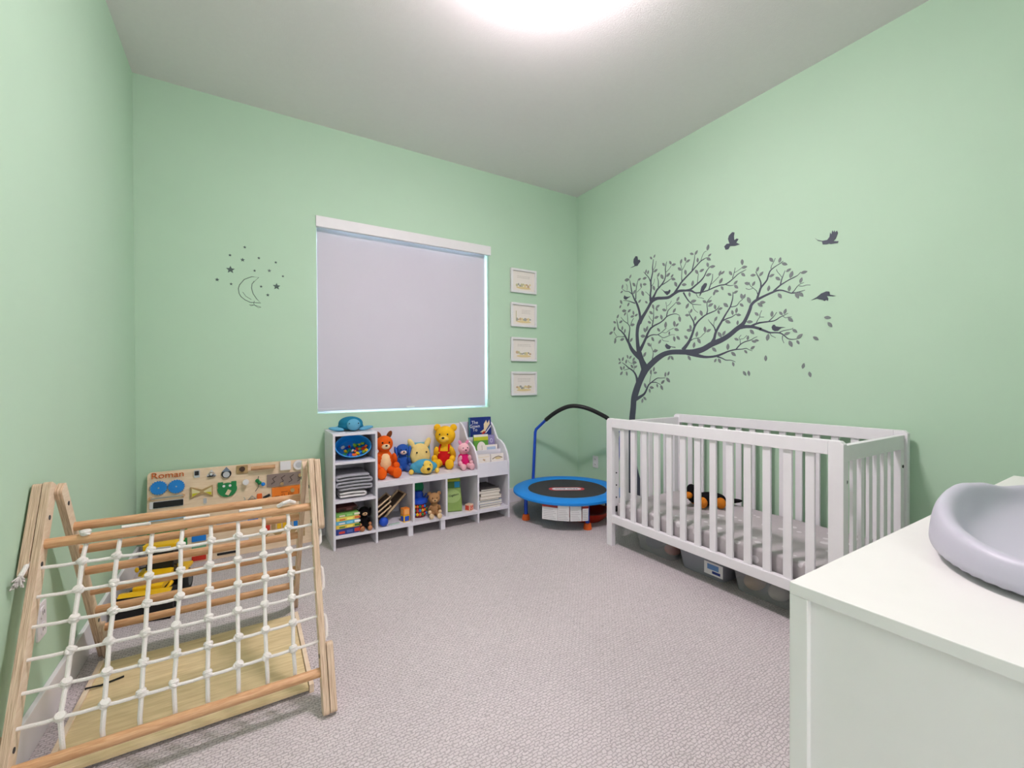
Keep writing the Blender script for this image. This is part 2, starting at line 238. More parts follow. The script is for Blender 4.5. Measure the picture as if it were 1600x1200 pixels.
BRANCHES=[[(2.676,.109,.1011),(2.727,.322,.0643),(2.74,.495,.0436),(2.743,.645,.0382),(2.736,.795,.0345),(2.722,.896,.0325),(2.716,.971,.0321),(2.699,1.021,.0352),(2.667,1.096,.0343),(2.635,1.154,.0323),(2.607,1.203,.0346),(2.591,1.241,.0396),(2.622,1.305,.0289),(2.647,1.367,.0279),(2.663,1.422,.0221),(2.672,1.486,.0185),(2.675,1.555,.0176),(2.665,1.618,.0192),(2.646,1.655,.0212),(2.64,1.688,.0141),(2.652,1.749,.0115),(2.671,1.8,.0106),(2.69,1.838,.0097),(2.697,1.845,.0082),(2.723,1.894,.0066),(2.739,1.942,.006),(2.749,1.998,.0045),(2.762,2.041,.002)],[(2.601,1.212,.0312),(2.542,1.264,.0277),(2.477,1.311,.0265),(2.419,1.343,.0236),(2.368,1.361,.0204),(2.303,1.368,.0196),(2.208,1.363,.02),(2.132,1.358,.0206),(2.083,1.361,.0228),(2.026,1.375,.0208),(1.957,1.407,.0208),(1.891,1.427,.0192),(1.827,1.457,.0179),(1.773,1.495,.0168),(1.744,1.512,.0167),(1.717,1.536,.0132),(1.693,1.579,.0117),(1.674,1.622,.0114),(1.666,1.648,.0104),(1.647,1.668,.01),(1.621,1.681,.0092),(1.583,1.695,.0076),(1.529,1.711,.0068),(1.494,1.718,.0056),(1.467,1.714,.0045),(1.44,1.701,.0036),(1.413,1.687,.0035),(1.387,1.685,.0035),(1.361,1.687,.0025),(1.333,1.691,.0016)],[(1.628,1.68,.0078),(1.617,1.712,.0074),(1.609,1.733,.0067),(1.601,1.755,.0068),(1.583,1.774,.0057),(1.561,1.799,.005),(1.552,1.827,.0047),(1.543,1.85,.0043),(1.529,1.864,.0036),(1.501,1.879,.0027),(1.473,1.891,.0025),(1.46,1.9,.0018)],[(1.601,1.755,.0056),(1.601,1.789,.0045),(1.612,1.821,.0035),(1.624,1.845,.0025),(1.635,1.87,.0021)],[(1.536,1.867,.0022),(1.531,1.888,.0016),(1.519,1.907,.0018),(1.508,1.93,.0016)],[(1.619,1.708,.0035),(1.628,1.736,.0021),(1.63,1.74,.0021),(1.653,1.764,.0018),(1.672,1.783,.0016),(1.68,1.808,.0016)],[(1.653,1.763,.0016),(1.68,1.758,.0016),(1.703,1.77,.0016)],[(1.519,1.718,.0057),(1.48,1.747,.005),(1.46,1.757,.004),(1.426,1.772,.0034),(1.393,1.783,.0034),(1.374,1.791,.0022),(1.356,1.808,.0016)],[(1.477,1.748,.0043),(1.47,1.781,.0034),(1.46,1.807,.0025),(1.448,1.837,.0016)],[(1.468,1.798,.0016),(1.484,1.823,.0016),(1.496,1.84,.0016),(1.501,1.856,.0016)],[(1.406,1.688,.0039),(1.393,1.7,.0025),(1.38,1.718,.0021),(1.364,1.732,.0016),(1.339,1.739,.0016)],[(1.368,1.724,.0016),(1.345,1.718,.0016),(1.323,1.721,.0016),(1.303,1.717,.0016)],[(1.744,1.508,.0151),(1.705,1.508,.0115),(1.666,1.503,.0105),(1.636,1.494,.0089),(1.598,1.479,.0079),(1.609,1.482,.0081),(1.572,1.464,.0068),(1.543,1.451,.0055),(1.512,1.448,.0045),(1.477,1.441,.0041),(1.453,1.423,.0036),(1.43,1.401,.0029),(1.406,1.395,.0025),(1.38,1.395,.0016)],[(1.484,1.446,.0032),(1.46,1.454,.0025),(1.433,1.457,.0021),(1.41,1.46,.0016),(1.4,1.466,.0016)],[(1.542,1.449,.0016),(1.533,1.43,.0018),(1.519,1.422,.0016),(1.506,1.413,.0016)],[(1.463,1.424,.0025),(1.465,1.403,.002),(1.46,1.388,.0016),(1.455,1.375,.0016)],[(1.666,1.507,.0076),(1.639,1.517,.007),(1.609,1.523,.0057),(1.609,1.523,.0056),(1.554,1.524,.0045),(1.522,1.524,.0036),(1.498,1.532,.0034),(1.48,1.543,.0029),(1.456,1.552,.0021),(1.43,1.563,.0016)],[(1.55,1.526,.0029),(1.529,1.543,.0028),(1.513,1.559,.0021),(1.499,1.579,.0016)],[(1.462,1.549,.0016),(1.446,1.535,.0016),(1.433,1.537,.0016),(1.41,1.537,.0016)],[(1.632,1.522,.0029),(1.621,1.544,.0021),(1.609,1.561,.0018),(1.606,1.579,.0016),(1.595,1.604,.0016)],[(1.609,1.561,.0016),(1.58,1.558,.0016)],[(2.172,1.356,.0177),(2.098,1.335,.015),(2.026,1.316,.0101),(1.966,1.313,.008),(1.913,1.319,.0078),(1.869,1.332,.007),(1.827,1.346,.0052),(1.777,1.355,.0046),(1.737,1.354,.003),(1.701,1.358,.0025),(1.681,1.347,.0016),(1.658,1.338,.0016)],[(1.773,1.356,.0046),(1.744,1.386,.0039),(1.709,1.404,.0034),(1.67,1.412,.0027),(1.647,1.424,.0022),(1.624,1.432,.0016)],[(1.742,1.387,.0025),(1.744,1.419,.0016),(1.751,1.435,.0016),(1.736,1.453,.0016)],[(1.744,1.424,.0016),(1.721,1.426,.0016),(1.709,1.435,.0016),(1.695,1.447,.0016)],[(1.917,1.313,.0059),(1.878,1.299,.0038),(1.848,1.284,.0032),(1.81,1.281,.0025),(1.777,1.268,.0016)],[(2.208,1.378,.0179),(2.172,1.415,.0133),(2.147,1.447,.0114),(2.122,1.497,.0097),(2.102,1.551,.0089),(2.073,1.586,.0067),(2.04,1.61,.006),(2.003,1.63,.0047),(1.957,1.642,.004),(1.921,1.654,.0032),(1.897,1.681,.0016)],[(2.105,1.551,.0065),(2.11,1.586,.0056),(2.127,1.618,.0043),(2.144,1.647,.003),(2.154,1.678,.0016)],[(2.003,1.628,.0043),(1.993,1.66,.0036),(1.997,1.694,.003),(1.993,1.727,.0029),(1.961,1.759,.0016)],[(2.139,1.445,.0036),(2.112,1.458,.0027),(2.083,1.461,.0027),(2.054,1.465,.0018),(2.031,1.484,.0021),(2.012,1.497,.0016)],[(1.957,1.411,.0172),(1.939,1.447,.0112),(1.928,1.487,.0098),(1.904,1.529,.0087),(1.878,1.567,.0076),(1.852,1.608,.0058),(1.818,1.655,.005),(1.806,1.685,.0045),(1.797,1.719,.0036),(1.795,1.762,.002)],[(1.928,1.495,.0056),(1.937,1.525,.0043),(1.957,1.552,.0034),(1.977,1.575,.0018),(1.987,1.592,.0016)],[(1.944,1.538,.0016),(1.941,1.562,.0016),(1.937,1.578,.0016)],[(1.873,1.568,.0049),(1.839,1.58,.0038),(1.806,1.586,.0034),(1.769,1.605,.0018)],[(1.812,1.658,.003),(1.769,1.661,.0029),(1.748,1.684,.0021),(1.724,1.699,.0021)],[(2.646,1.64,.0192),(2.621,1.681,.0188),(2.578,1.729,.0146),(2.541,1.776,.0139),(2.517,1.81,.015),(2.523,1.822,.015),(2.529,1.861,.0092),(2.52,1.921,.0078),(2.523,1.978,.0076),(2.511,2.023,.0059),(2.502,2.059,.0057),(2.504,2.098,.0046),(2.495,2.161,.0025)],[(2.526,1.979,.0056),(2.546,2.017,.0038),(2.571,2.045,.0034),(2.601,2.078,.0016)],[(2.496,2.072,.0018),(2.475,2.096,.0021),(2.466,2.14,.0016)],[(2.538,1.863,.0025),(2.559,1.885,.0018),(2.583,1.904,.0016)],[(2.514,1.939,.0025),(2.49,1.963,.0016),(2.484,1.994,.0016)],[(2.517,1.812,.0184),(2.484,1.858,.0099),(2.458,1.896,.0086),(2.418,1.925,.0064),(2.384,1.96,.0056),(2.37,2.003,.0041),(2.373,2.05,.004),(2.367,2.085,.0032),(2.359,2.11,.0016)],[(2.407,1.928,.0043),(2.362,1.942,.0036),(2.318,1.961,.0025)],[(2.446,1.917,.0046),(2.444,1.963,.0035),(2.455,2.002,.002)],[(2.364,2.025,.0021),(2.334,2.045,.0018),(2.315,2.068,.0016)],[(2.523,1.808,.0196),(2.493,1.82,.0166),(2.452,1.825,.0132),(2.395,1.818,.0116),(2.34,1.815,.0121),(2.291,1.834,.0119),(2.244,1.848,.0106),(2.192,1.843,.0086),(2.186,1.842,.0075),(2.132,1.831,.0078),(2.097,1.809,.0056),(2.049,1.803,.0051),(2.002,1.807,.0043),(1.996,1.807,.0045),(1.941,1.82,.0043),(1.893,1.827,.0041),(1.854,1.826,.0043),(1.82,1.839,.0043),(1.791,1.857,.0036),(1.755,1.881,.0029),(1.727,1.89,.0025),(1.701,1.898,.0016)],[(1.85,1.825,.0032),(1.82,1.811,.0025),(1.791,1.808,.0016)],[(1.799,1.859,.0027),(1.787,1.892,.0021),(1.779,1.929,.0016)],[(1.787,1.896,.0018),(1.763,1.902,.0016),(1.731,1.918,.0016)],[(1.982,1.813,.0045),(1.968,1.848,.0034),(1.955,1.882,.0027),(1.95,1.922,.0016)],[(1.964,1.847,.0018),(1.932,1.87,.0018),(1.902,1.892,.0016)],[(2.189,1.842,.0082),(2.139,1.842,.0076),(2.09,1.867,.0064),(2.047,1.892,.0057),(2.019,1.92,.0043),(2.0,1.954,.0036),(1.97,1.983,.0021)],[(2.078,1.873,.0022),(2.073,1.919,.0021),(2.068,1.948,.0016)],[(2.202,1.83,.0068),(2.176,1.786,.0049),(2.151,1.752,.0039),(2.122,1.727,.0029),(2.083,1.717,.0025),(2.045,1.709,.0016)],[(2.119,1.721,.0021),(2.107,1.684,.0016),(2.073,1.654,.0016)],[(2.09,1.804,.0021),(2.073,1.771,.0016),(2.049,1.763,.0016),(2.023,1.752,.0016)],[(2.291,1.832,.0111),(2.249,1.88,.0082),(2.218,1.914,.0071),(2.172,1.948,.0064),(2.132,1.975,.0057),(2.09,2.008,.0046),(2.052,2.037,.0039),(2.028,2.046,.0036),(2.002,2.054,.0018)],[(2.124,1.985,.0043),(2.109,2.038,.0034),(2.102,2.07,.0027),(2.099,2.099,.0016)],[(2.047,2.044,.0022),(2.037,2.071,.0018),(2.021,2.097,.0016),(2.002,2.102,.0016)],[(2.215,1.918,.004),(2.218,1.962,.0025),(2.215,2.01,.002),(2.228,2.062,.0016)],[(2.21,2.009,.0018),(2.187,2.043,.0018),(2.177,2.063,.0016)],[(2.736,1.911,.0043),(2.769,1.937,.0029),(2.816,1.95,.0022),(2.857,1.983,.0016)],[(2.792,1.951,.0016),(2.789,1.986,.0016),(2.802,2.013,.0016)],[(2.69,1.854,.0056),(2.687,1.912,.004),(2.68,1.97,.0036),(2.664,2.016,.0021)],[(2.677,1.916,.0021),(2.639,1.938,.0018),(2.62,1.954,.0016)],[(2.697,1.822,.0049),(2.736,1.838,.004),(2.782,1.857,.0025),(2.837,1.868,.0016)],[(2.641,1.406,.0186),(2.609,1.452,.0143),(2.578,1.503,.0119),(2.554,1.548,.0101),(2.524,1.583,.0085),(2.482,1.603,.0068),(2.43,1.618,.0054),(2.39,1.638,.0053),(2.357,1.662,.0046),(2.313,1.672,.0036),(2.27,1.671,.0025),(2.234,1.652,.0016)],[(2.509,1.601,.0057),(2.5,1.638,.0047),(2.494,1.679,.0035),(2.494,1.722,.0025),(2.488,1.749,.0016)],[(2.503,1.638,.0018),(2.529,1.665,.0018),(2.547,1.693,.0016)],[(2.362,1.662,.0047),(2.351,1.702,.0036),(2.324,1.725,.0028),(2.291,1.747,.0021),(2.267,1.766,.0016)],[(2.359,1.712,.0016),(2.362,1.745,.0016),(2.368,1.782,.0016)],[(2.357,1.746,.0016),(2.332,1.758,.0016),(2.313,1.782,.0016)],[(2.572,1.502,.0074),(2.536,1.52,.0047),(2.494,1.526,.0041),(2.453,1.522,.0032),(2.413,1.537,.0028),(2.385,1.555,.0025),(2.363,1.569,.0016)],[(2.447,1.522,.0035),(2.419,1.503,.0025),(2.391,1.491,.0025),(2.346,1.501,.0022),(2.313,1.509,.0016),(2.281,1.504,.0016)],[(2.402,1.536,.0016),(2.368,1.53,.0016),(2.335,1.548,.0018),(2.292,1.559,.0016)],[(2.407,1.488,.0016),(2.396,1.468,.0016),(2.341,1.457,.0016)],[(2.641,1.337,.0245),(2.705,1.385,.0198),(2.744,1.427,.0171),(2.77,1.474,.0131),(2.797,1.511,.0104),(2.824,1.554,.0076),(2.865,1.594,.0058),(2.897,1.618,.0052),(2.911,1.666,.004),(2.921,1.709,.0021)],[(2.777,1.49,.0091),(2.77,1.544,.0071),(2.76,1.613,.005),(2.783,1.651,.0034),(2.83,1.682,.0029),(2.868,1.722,.0016)],[(2.783,1.656,.003),(2.786,1.707,.0025),(2.793,1.753,.0016)],[(2.753,1.628,.0032),(2.736,1.666,.0027),(2.714,1.693,.0018)],[(2.824,1.539,.004),(2.872,1.543,.0025),(2.915,1.545,.0029),(2.951,1.524,.0018)],[(2.922,1.553,.0018),(2.943,1.576,.0016),(2.958,1.598,.0016)],[(2.509,1.317,.004),(2.5,1.359,.003),(2.503,1.392,.002),(2.521,1.426,.0016),(2.518,1.455,.0016)],[(2.497,1.387,.0018),(2.477,1.405,.0016)],[(2.673,1.125,.0161),(2.683,1.169,.0108),(2.705,1.209,.0078),(2.738,1.235,.006),(2.778,1.256,.0049),(2.811,1.28,.0039),(2.852,1.304,.0021)],[(2.771,1.246,.0027),(2.805,1.239,.0021),(2.832,1.235,.0016)],[(2.715,1.224,.0025),(2.708,1.254,.002),(2.718,1.287,.0016),(2.764,1.301,.0016),(2.784,1.322,.0016)],[(2.699,.972,.0182),(2.642,.998,.0128),(2.598,1.023,.0097),(2.573,1.058,.0081),(2.549,1.101,.0067),(2.513,1.127,.0049),(2.46,1.158,.0034),(2.42,1.159,.0025),(2.374,1.16,.0016)],[(2.513,1.123,.0035),(2.477,1.125,.003),(2.448,1.116,.0022),(2.42,1.104,.0016)],[(2.537,1.12,.0025),(2.528,1.168,.0016),(2.516,1.201,.0016)]]
LEAVES=[(2.519,2.177,.035,-130),(2.484,2.184,.03,117),(2.472,2.06,.046,161),(2.574,2.075,.037,104),(2.552,2.063,.036,111),(2.443,2.019,.04,124),(2.406,1.995,.054,-122),(2.345,1.998,.046,148),(2.389,2.092,.04,-129),(2.323,2.091,.04,-120),(2.291,2.069,.042,-179),(2.307,1.981,.035,136),(2.296,1.954,.045,-156),(2.222,2.078,.04,109),(2.236,2.021,.044,-137),(2.589,2.02,.046,176),(2.589,1.968,.044,-168),(2.648,2.023,.04,167),(2.709,1.988,.05,-132),(2.63,1.968,.04,-96),(2.49,1.918,.048,-112),(2.272,1.907,.051,-117),(2.195,1.89,.047,-169),(2.611,1.894,.053,-113),(2.752,2.069,.038,125),(2.792,2.047,.06,-176),(2.847,1.997,.04,104),(2.857,1.95,.035,156),(2.706,1.923,.044,125),(2.864,1.859,.047,-119),(2.646,1.832,.04,143),(2.571,1.811,.036,-141),(2.252,1.787,.043,127),(2.182,1.983,.046,-103),(2.184,2.086,.037,-101),(2.159,2.067,.039,161),(2.126,2.113,.037,-154),(2.087,2.113,.039,128),(1.989,2.126,.047,103),(1.975,2.066,.031,153),(1.984,2.04,.045,-143),(2.075,2.053,.038,90),(1.991,1.998,.04,-104),(1.952,1.976,.045,-176),(2.083,1.965,.045,-124),(2.04,1.967,.042,163),(1.984,1.923,.047,174),(2.119,1.885,.046,101),(1.893,1.914,.041,113),(1.871,1.914,.033,145),(1.812,1.897,.04,-123),(1.728,1.956,.043,-94),(1.713,1.918,.042,-177),(1.721,1.868,.039,-134),(1.886,1.858,.045,125),(1.775,1.824,.036,142),(1.771,1.794,.04,-135),(1.876,1.804,.035,-119),(1.693,1.801,.042,-156),(1.649,1.792,.035,123),(1.653,1.85,.038,-173),(1.533,1.925,.041,-124),(1.48,1.911,.036,106),(1.451,1.879,.04,-152),(1.622,1.883,.035,117),(1.598,1.847,.037,135),(1.531,1.822,.037,164),(1.492,1.794,.04,-137),(1.428,1.834,.034,152),(1.411,1.803,.046,109),(1.338,1.802,.039,176),(1.355,1.756,.036,109),(1.55,1.742,.039,100),(1.423,1.718,.038,96),(2.776,1.824,.04,125),(2.875,1.818,.035,125),(2.827,1.773,.055,-172),(2.766,1.765,.044,149),(2.817,1.744,.036,126),(2.717,1.74,.041,-103),(2.73,1.71,.044,176),(2.684,1.716,.04,158),(2.907,1.733,.042,124),(2.946,1.683,.042,-152),(2.868,1.679,.046,158),(2.727,1.635,.052,179),(2.95,1.623,.046,112),(2.851,1.618,.042,97),(2.82,1.589,.042,105),(2.994,1.588,.052,158),(2.94,1.508,.053,111),(2.852,1.516,.053,169),(2.744,1.502,.048,135),(2.499,1.763,.045,-107),(2.45,1.758,.045,158),(2.461,1.734,.037,-124),(2.52,1.714,.047,-142),(2.464,1.668,.048,167),(2.413,1.662,.048,-108),(2.538,1.635,.042,-146),(2.384,1.718,.046,-157),(2.246,1.752,.048,-159),(2.286,1.7,.044,128),(2.236,1.626,.05,-102),(2.371,1.595,.054,96),(2.286,1.594,.05,-96),(2.26,1.582,.037,144),(2.265,1.545,.048,-158),(2.442,1.561,.043,-132),(2.59,1.574,.047,-114),(2.566,1.583,.053,116),(2.609,1.524,.056,-175),(2.503,1.489,.047,-124),(2.43,1.462,.043,132),(2.335,1.523,.031,97),(2.287,1.473,.046,-101),(2.25,1.477,.045,-133),(2.542,1.445,.05,-139),(2.474,1.388,.051,171),(2.591,1.364,.051,128),(2.338,1.323,.042,126),(2.308,1.321,.044,-128),(2.146,1.805,.04,-96),(2.166,1.719,.047,125),(2.112,1.747,.052,176),(2.132,1.675,.037,121),(2.166,1.647,.041,-173),(2.045,1.646,.049,-111),(2.097,1.613,.038,113),(2.016,1.728,.04,-146),(1.975,1.724,.038,165),(1.968,1.696,.046,160),(1.932,1.676,.039,-100),(1.891,1.658,.038,169),(1.904,1.635,.034,-111),(1.939,1.779,.035,106),(1.921,1.791,.041,-162),(1.875,1.799,.026,-119),(1.82,1.749,.036,-141),(1.775,1.757,.037,160),(1.732,1.72,.041,-100),(1.714,1.717,.036,118),(1.732,1.66,.037,-136),(1.848,1.677,.049,-137),(1.681,1.685,.052,-114),(1.606,1.643,.044,-139),(1.589,1.657,.04,-171),(1.799,1.617,.037,-101),(1.769,1.628,.039,100),(1.754,1.595,.038,-168),(1.833,1.556,.048,-151),(1.761,1.541,.034,95),(1.926,1.589,.039,125),(2.014,1.52,.047,-96),(1.984,1.509,.042,158),(2.137,1.55,.041,-106),(2.149,1.528,.051,-171),(2.177,1.476,.045,-141),(2.083,1.491,.046,103),(2.064,1.439,.05,-121),(2.107,1.41,.047,101),(1.895,1.47,.052,-125),(1.863,1.477,.043,123),(1.676,1.537,.046,-173),(1.628,1.584,.037,-135),(1.66,1.467,.044,-128),(1.769,1.426,.037,-153),(1.689,1.429,.034,100),(1.647,1.401,.035,-156),(1.628,1.407,.031,-165),(1.833,1.378,.048,92),(1.48,1.681,.042,-120),(1.377,1.667,.048,-112),(1.356,1.669,.043,-132),(1.529,1.571,.04,93),(1.473,1.567,.033,-129),(1.448,1.576,.037,109),(1.416,1.52,.044,-135),(1.556,1.421,.048,100),(1.436,1.434,.04,164),(1.39,1.447,.038,-139),(1.363,1.41,.045,140),(1.372,1.374,.032,-118),(1.415,1.368,.047,-113),(2.887,1.334,.035,-127),(2.845,1.337,.042,117),(2.884,1.303,.037,149),(2.804,1.312,.04,103),(2.787,1.355,.037,-109),(2.754,1.348,.04,139),(2.715,1.329,.042,128),(2.705,1.301,.053,-171),(2.734,1.265,.046,-136),(2.692,1.261,.041,154),(2.866,1.253,.044,-121),(2.832,1.258,.037,109),(2.863,1.207,.046,134),(2.798,1.203,.041,-104),(2.524,1.213,.042,97),(2.492,1.234,.042,102),(2.477,1.205,.04,173),(2.585,1.096,.05,-115),(2.516,1.08,.047,-173),(2.537,1.053,.038,-102),(2.457,1.097,.033,-102),(2.411,1.081,.048,-120),(2.4,1.127,.046,141),(2.374,1.189,.041,97),(2.344,1.196,.038,115),(2.347,1.143,.054,-134),(2.617,.965,.044,103),(2.589,.985,.044,-143),(2.149,1.313,.046,-123),(1.939,1.365,.049,-136),(1.93,1.285,.032,122),(1.897,1.281,.042,-120),(1.791,1.324,.046,-139),(1.703,1.335,.032,-129),(1.655,1.36,.037,147),(1.793,1.253,.035,-105)]
FALLEN=[(1.711,1.186,.04,-124),(1.682,1.186,.039,-100),(1.569,1.284,.04,90),(1.211,1.507,.039,-167),(1.199,1.464,.039,-125),(1.273,1.39,.039,-143),(1.342,1.226,.037,104),(1.305,1.173,.037,-104)]
BIRDS=[[(2.752,2.146),(2.702,2.155),(2.715,2.185),(2.712,2.214),(2.689,2.235),(2.67,2.228),(2.661,2.192),(2.648,2.196),(2.635,2.176),(2.658,2.157),(2.67,2.145),(2.696,2.148),(2.732,2.144)],[(1.86,2.098),(1.841,2.113),(1.82,2.109),(1.831,2.144),(1.824,2.166),(1.799,2.184),(1.783,2.177),(1.787,2.151),(1.785,2.123),(1.767,2.13),(1.754,2.122),(1.771,2.103),(1.744,2.083),(1.779,2.082),(1.816,2.09),(1.829,2.071),(1.85,2.073),(1.854,2.086)],[(1.279,1.995),(1.263,1.979),(1.239,1.967),(1.213,1.965),(1.201,1.98),(1.198,2.005),(1.192,1.991),(1.187,2.014),(1.181,2.0),(1.177,2.011),(1.173,1.998),(1.163,2.005),(1.159,1.991),(1.17,1.961),(1.182,1.949),(1.156,1.943),(1.159,1.932),(1.175,1.935),(1.195,1.936),(1.204,1.941),(1.215,1.94),(1.236,1.945),(1.24,1.963),(1.26,1.972)],[(1.299,1.623),(1.268,1.637),(1.244,1.655),(1.218,1.663),(1.202,1.659),(1.199,1.64),(1.167,1.628),(1.184,1.628),(1.215,1.635),(1.207,1.618),(1.209,1.605),(1.218,1.613),(1.227,1.607),(1.236,1.615),(1.253,1.621),(1.268,1.628),(1.286,1.625)],[(2.418,1.898),(2.379,1.87),(2.345,1.866),(2.332,1.877),(2.321,1.866),(2.332,1.846),(2.356,1.834),(2.376,1.853),(2.395,1.877)],[(2.833,1.892),(2.823,1.914),(2.809,1.901),(2.782,1.892),(2.749,1.891),(2.782,1.881),(2.803,1.87),(2.826,1.879)],[(2.052,1.813),(2.042,1.845),(2.019,1.866),(2.003,1.865),(1.996,1.855),(2.003,1.838),(2.024,1.812),(2.042,1.797),(2.057,1.776),(2.059,1.783)],[(2.377,1.426),(2.363,1.441),(2.346,1.43),(2.319,1.415),(2.276,1.407),(2.276,1.4),(2.319,1.41),(2.333,1.393),(2.357,1.397),(2.371,1.411)],[(1.531,1.485),(1.522,1.5),(1.512,1.499),(1.505,1.488),(1.48,1.481),(1.445,1.476),(1.473,1.472),(1.491,1.457),(1.512,1.457),(1.526,1.468)]]
# ------------------------------------------------------------------ room shell
struct(B().box(XL - .1, XR + .1, YN - .1, YB + .14, -.1, 0).build('floor', carpet()))
struct(B().box(XL - .1, XR + .1, YN - .1, YB + .14, ZC, ZC + .1).build('ceiling', ceil_m))
struct(B().box(XL - .1, XL, YN - .1, YB + .14, 0, ZC).build('wall_left', wall_m))
struct(B().box(XR, XR + .1, YN - .1, YB + .14, 0, ZC).build('wall_right', wall_m))
WX0, WX1, WZ0, WZ1 = .447, 1.895, .902, 2.36
struct(B().box(XL, WX0, YB, YB + .14, 0, ZC).box(WX1, XR, YB, YB + .14, 0, ZC).box(WX0, WX1, YB, YB + .14, 0, WZ0).box(WX0, WX1, YB, YB + .14, WZ1, ZC).build('wall_back', wall_m))
HX0, HX1, HY = -.5, .42, YN - 1.5        # doorway behind the camera and the unseen hallway added beyond for fill light
struct(B().box(XL, HX0, YN - .1, YN, 0, ZC).box(HX1, XR, YN - .1, YN, 0, ZC).box(HX0, HX1, YN - .1, YN, 2.1, ZC).build('wall_near', wall_m))
struct(B().box(HX0 - .09, HX0, YN, YN + .015, 0, 2.19).box(HX1, HX1 + .09, YN, YN + .015, 0, 2.19).box(HX0, HX1, YN, YN + .015, 2.1, 2.19).build('trim_1', white_m))
hall_m = M('hall_paint', (236, 234, 232), .8)
struct(B().box(XL - .7, 1.5, HY - .1, HY, 0, 2.5).box(XL - .8, XL - .7, HY - .1, YN - .1, 0, 2.5).box(1.5, 1.6, HY - .1, YN - .1, 0, 2.5).build('wall_hall', hall_m))
struct(B().box(XL - .8, 1.6, HY - .1, YN - .1, 2.5, 2.6).build('ceiling_hall', ceil_m))
struct(B().box(XL - .8, 1.6, HY - .1, YN - .1, -.1, 0).build('floor_hall', M('hall_floor', (206, 196, 186), .6)))
t = thing('hall_fill_panel', 'square white fill light panel added in the unseen hallway beyond the doorway', 'lamp', (-.02, YN - .85, 2.5))  # added glowing panel, out of view, brightens the room through the doorway
B().box(-.5, .5, -.32, .32, -.02, 0).build('panel_frame', white_m, t); B().box(-.48, .48, -.3, .3, -.024, -.0201).build('diffuser', emit('hall_fill_diffuser', (255, 243, 246), HALL_FILL), t)
d1 = struct(B().box(HX0 - .04, HX0 - .002, YN + .02, YN + .9, .01, 2.09).build('door_1', white_m))
B().ell((HX0 + .04, YN + .83, 1.0), .028).cyl((HX0 + .04, YN + .83, 1.0), (HX0 - .002, YN + .83, 1.0), .012).build('door_knob', metal_m, d1, smooth=True)
for k in range(2):
    B().box(HX0 - .002, HX0 + .004, YN + .14, YN + .78, .2 + k * .95, 1.0 + k * .95).build('door_panel', white_m, d1, .002)
def baseboard(name, x0, x1, y0, y1):
    struct(B().box(x0, x1, y0, y1, 0, .131).build(name, white_m, bevel=.003))
baseboard('baseboard_left', XL, XL + .015, YN, YB)
baseboard('baseboard_right', XR - .015, XR, YN, YB)
baseboard('baseboard_back', XL + .015, XR - .015, YB - .015, YB)
baseboard('baseboard_near', HX1 + .09, XR - .015, YN, YN + .015)
w1 = struct(B().box(WX0, WX0 + .05, YB + .09, YB + .14, WZ0, WZ1).box(WX1 - .05, WX1, YB + .09, YB + .14, WZ0, WZ1).box(WX0 + .05, WX1 - .05, YB + .09, YB + .14, WZ0, WZ0 + .05)
    .box(WX0 + .05, WX1 - .05, YB + .09, YB + .14, WZ1 - .02, WZ1).box(1.15, 1.19, YB + .095, YB + .135, WZ0 + .05, WZ1 - .02).build('window_1', white_m))
gl = pane_mat()
for x0, x1 in ((WX0 + .05, 1.15), (1.19, WX1 - .05)):
    B().box(x0, x1, YB + .112, YB + .116, WZ0 + .05, WZ1 - .02).build('pane', gl, w1)
# roller blind
t = thing('roller_blind', 'drawn pale lavender roller blind with white head box covering the window', 'blind', (1.17, YB + .05, WZ0))
fab = M('blind_fabric', (214, 210, 222), .8, .015, 4, .1, 900)
B().box(.456, 1.873, YB + .054, YB + .056, .925, 2.312).build('fabric', fab, t, world=True)
B().box(WX0 - .004, WX1 + .012, YB - .012, YB + .02, 2.287, 2.366).build('head_box', white_m, t, .002, world=True)
B().box(.456, 1.873, YB + .048, YB + .062, .918, .938).build('bottom_bar', fab, t, .002, world=True)
B().box(1.13, 1.2, YB + .036, YB + .048, .922, .936).build('pull_tab', white_m, t, .003, world=True)
B().cyl((WX0 + .003, YB + .068, 2.306), (WX1 - .003, YB + .068, 2.306), .011).build('roller_tube', white_m, t, smooth=True, world=True)
# ceiling lamp
t = thing('ceiling_lamp', 'round white glass bowl lamp hanging close under the ceiling', 'lamp', (1.08, 1.42, ZC))
B().lathe([(0, 0), (.07, 0), (.07, -.02), (.05, -.03), (.012, -.034), (.012, -.075), (0, -.075)]).build('lamp_base', white_m, t, smooth=True)
B().lathe([(0, -.07), (.15, -.078), (.175, -.095), (.17, -.12), (.13, -.15), (.07, -.168), (.0, -.173)]).build('lamp_bowl', emit('lamp_glass', (255, 239, 247), LAMP), t, smooth=True)
B().lathe([(.007, -.172), (.009, -.181), (.004, -.189), (0, -.19)], n=12).build('finial', metal_m, t, smooth=True)
# outlets
def outlet(label, loc, rotz):
    t = thing('wall_outlet', label, 'outlet', loc, rotz)
    B().prism(rrect(-.036, .036, -.058, .058, .006), 'y', -.006, 0).build('cover_plate', white_m, t, .0015)
    for z in (-.026, .026):
        s = B().prism(rrect(-.016, .016, z - .018, z + .018, .008), 'y', -.009, -.006).build('socket', white_m, t)
        B().box(-.008, -.005, -.0095, -.0089, z - .006, z + .006).box(.005, .008, -.0095, -.0089, z - .006, z + .006).build('slot', dark_m, s)
outlet('white duplex outlet low on the green wall behind the trampoline', (XR, 3.211, .341), -PI / 2)
outlet('white duplex outlet low on the wall behind the wooden climbing frame', (XL, 2.02, .36), PI / 2)

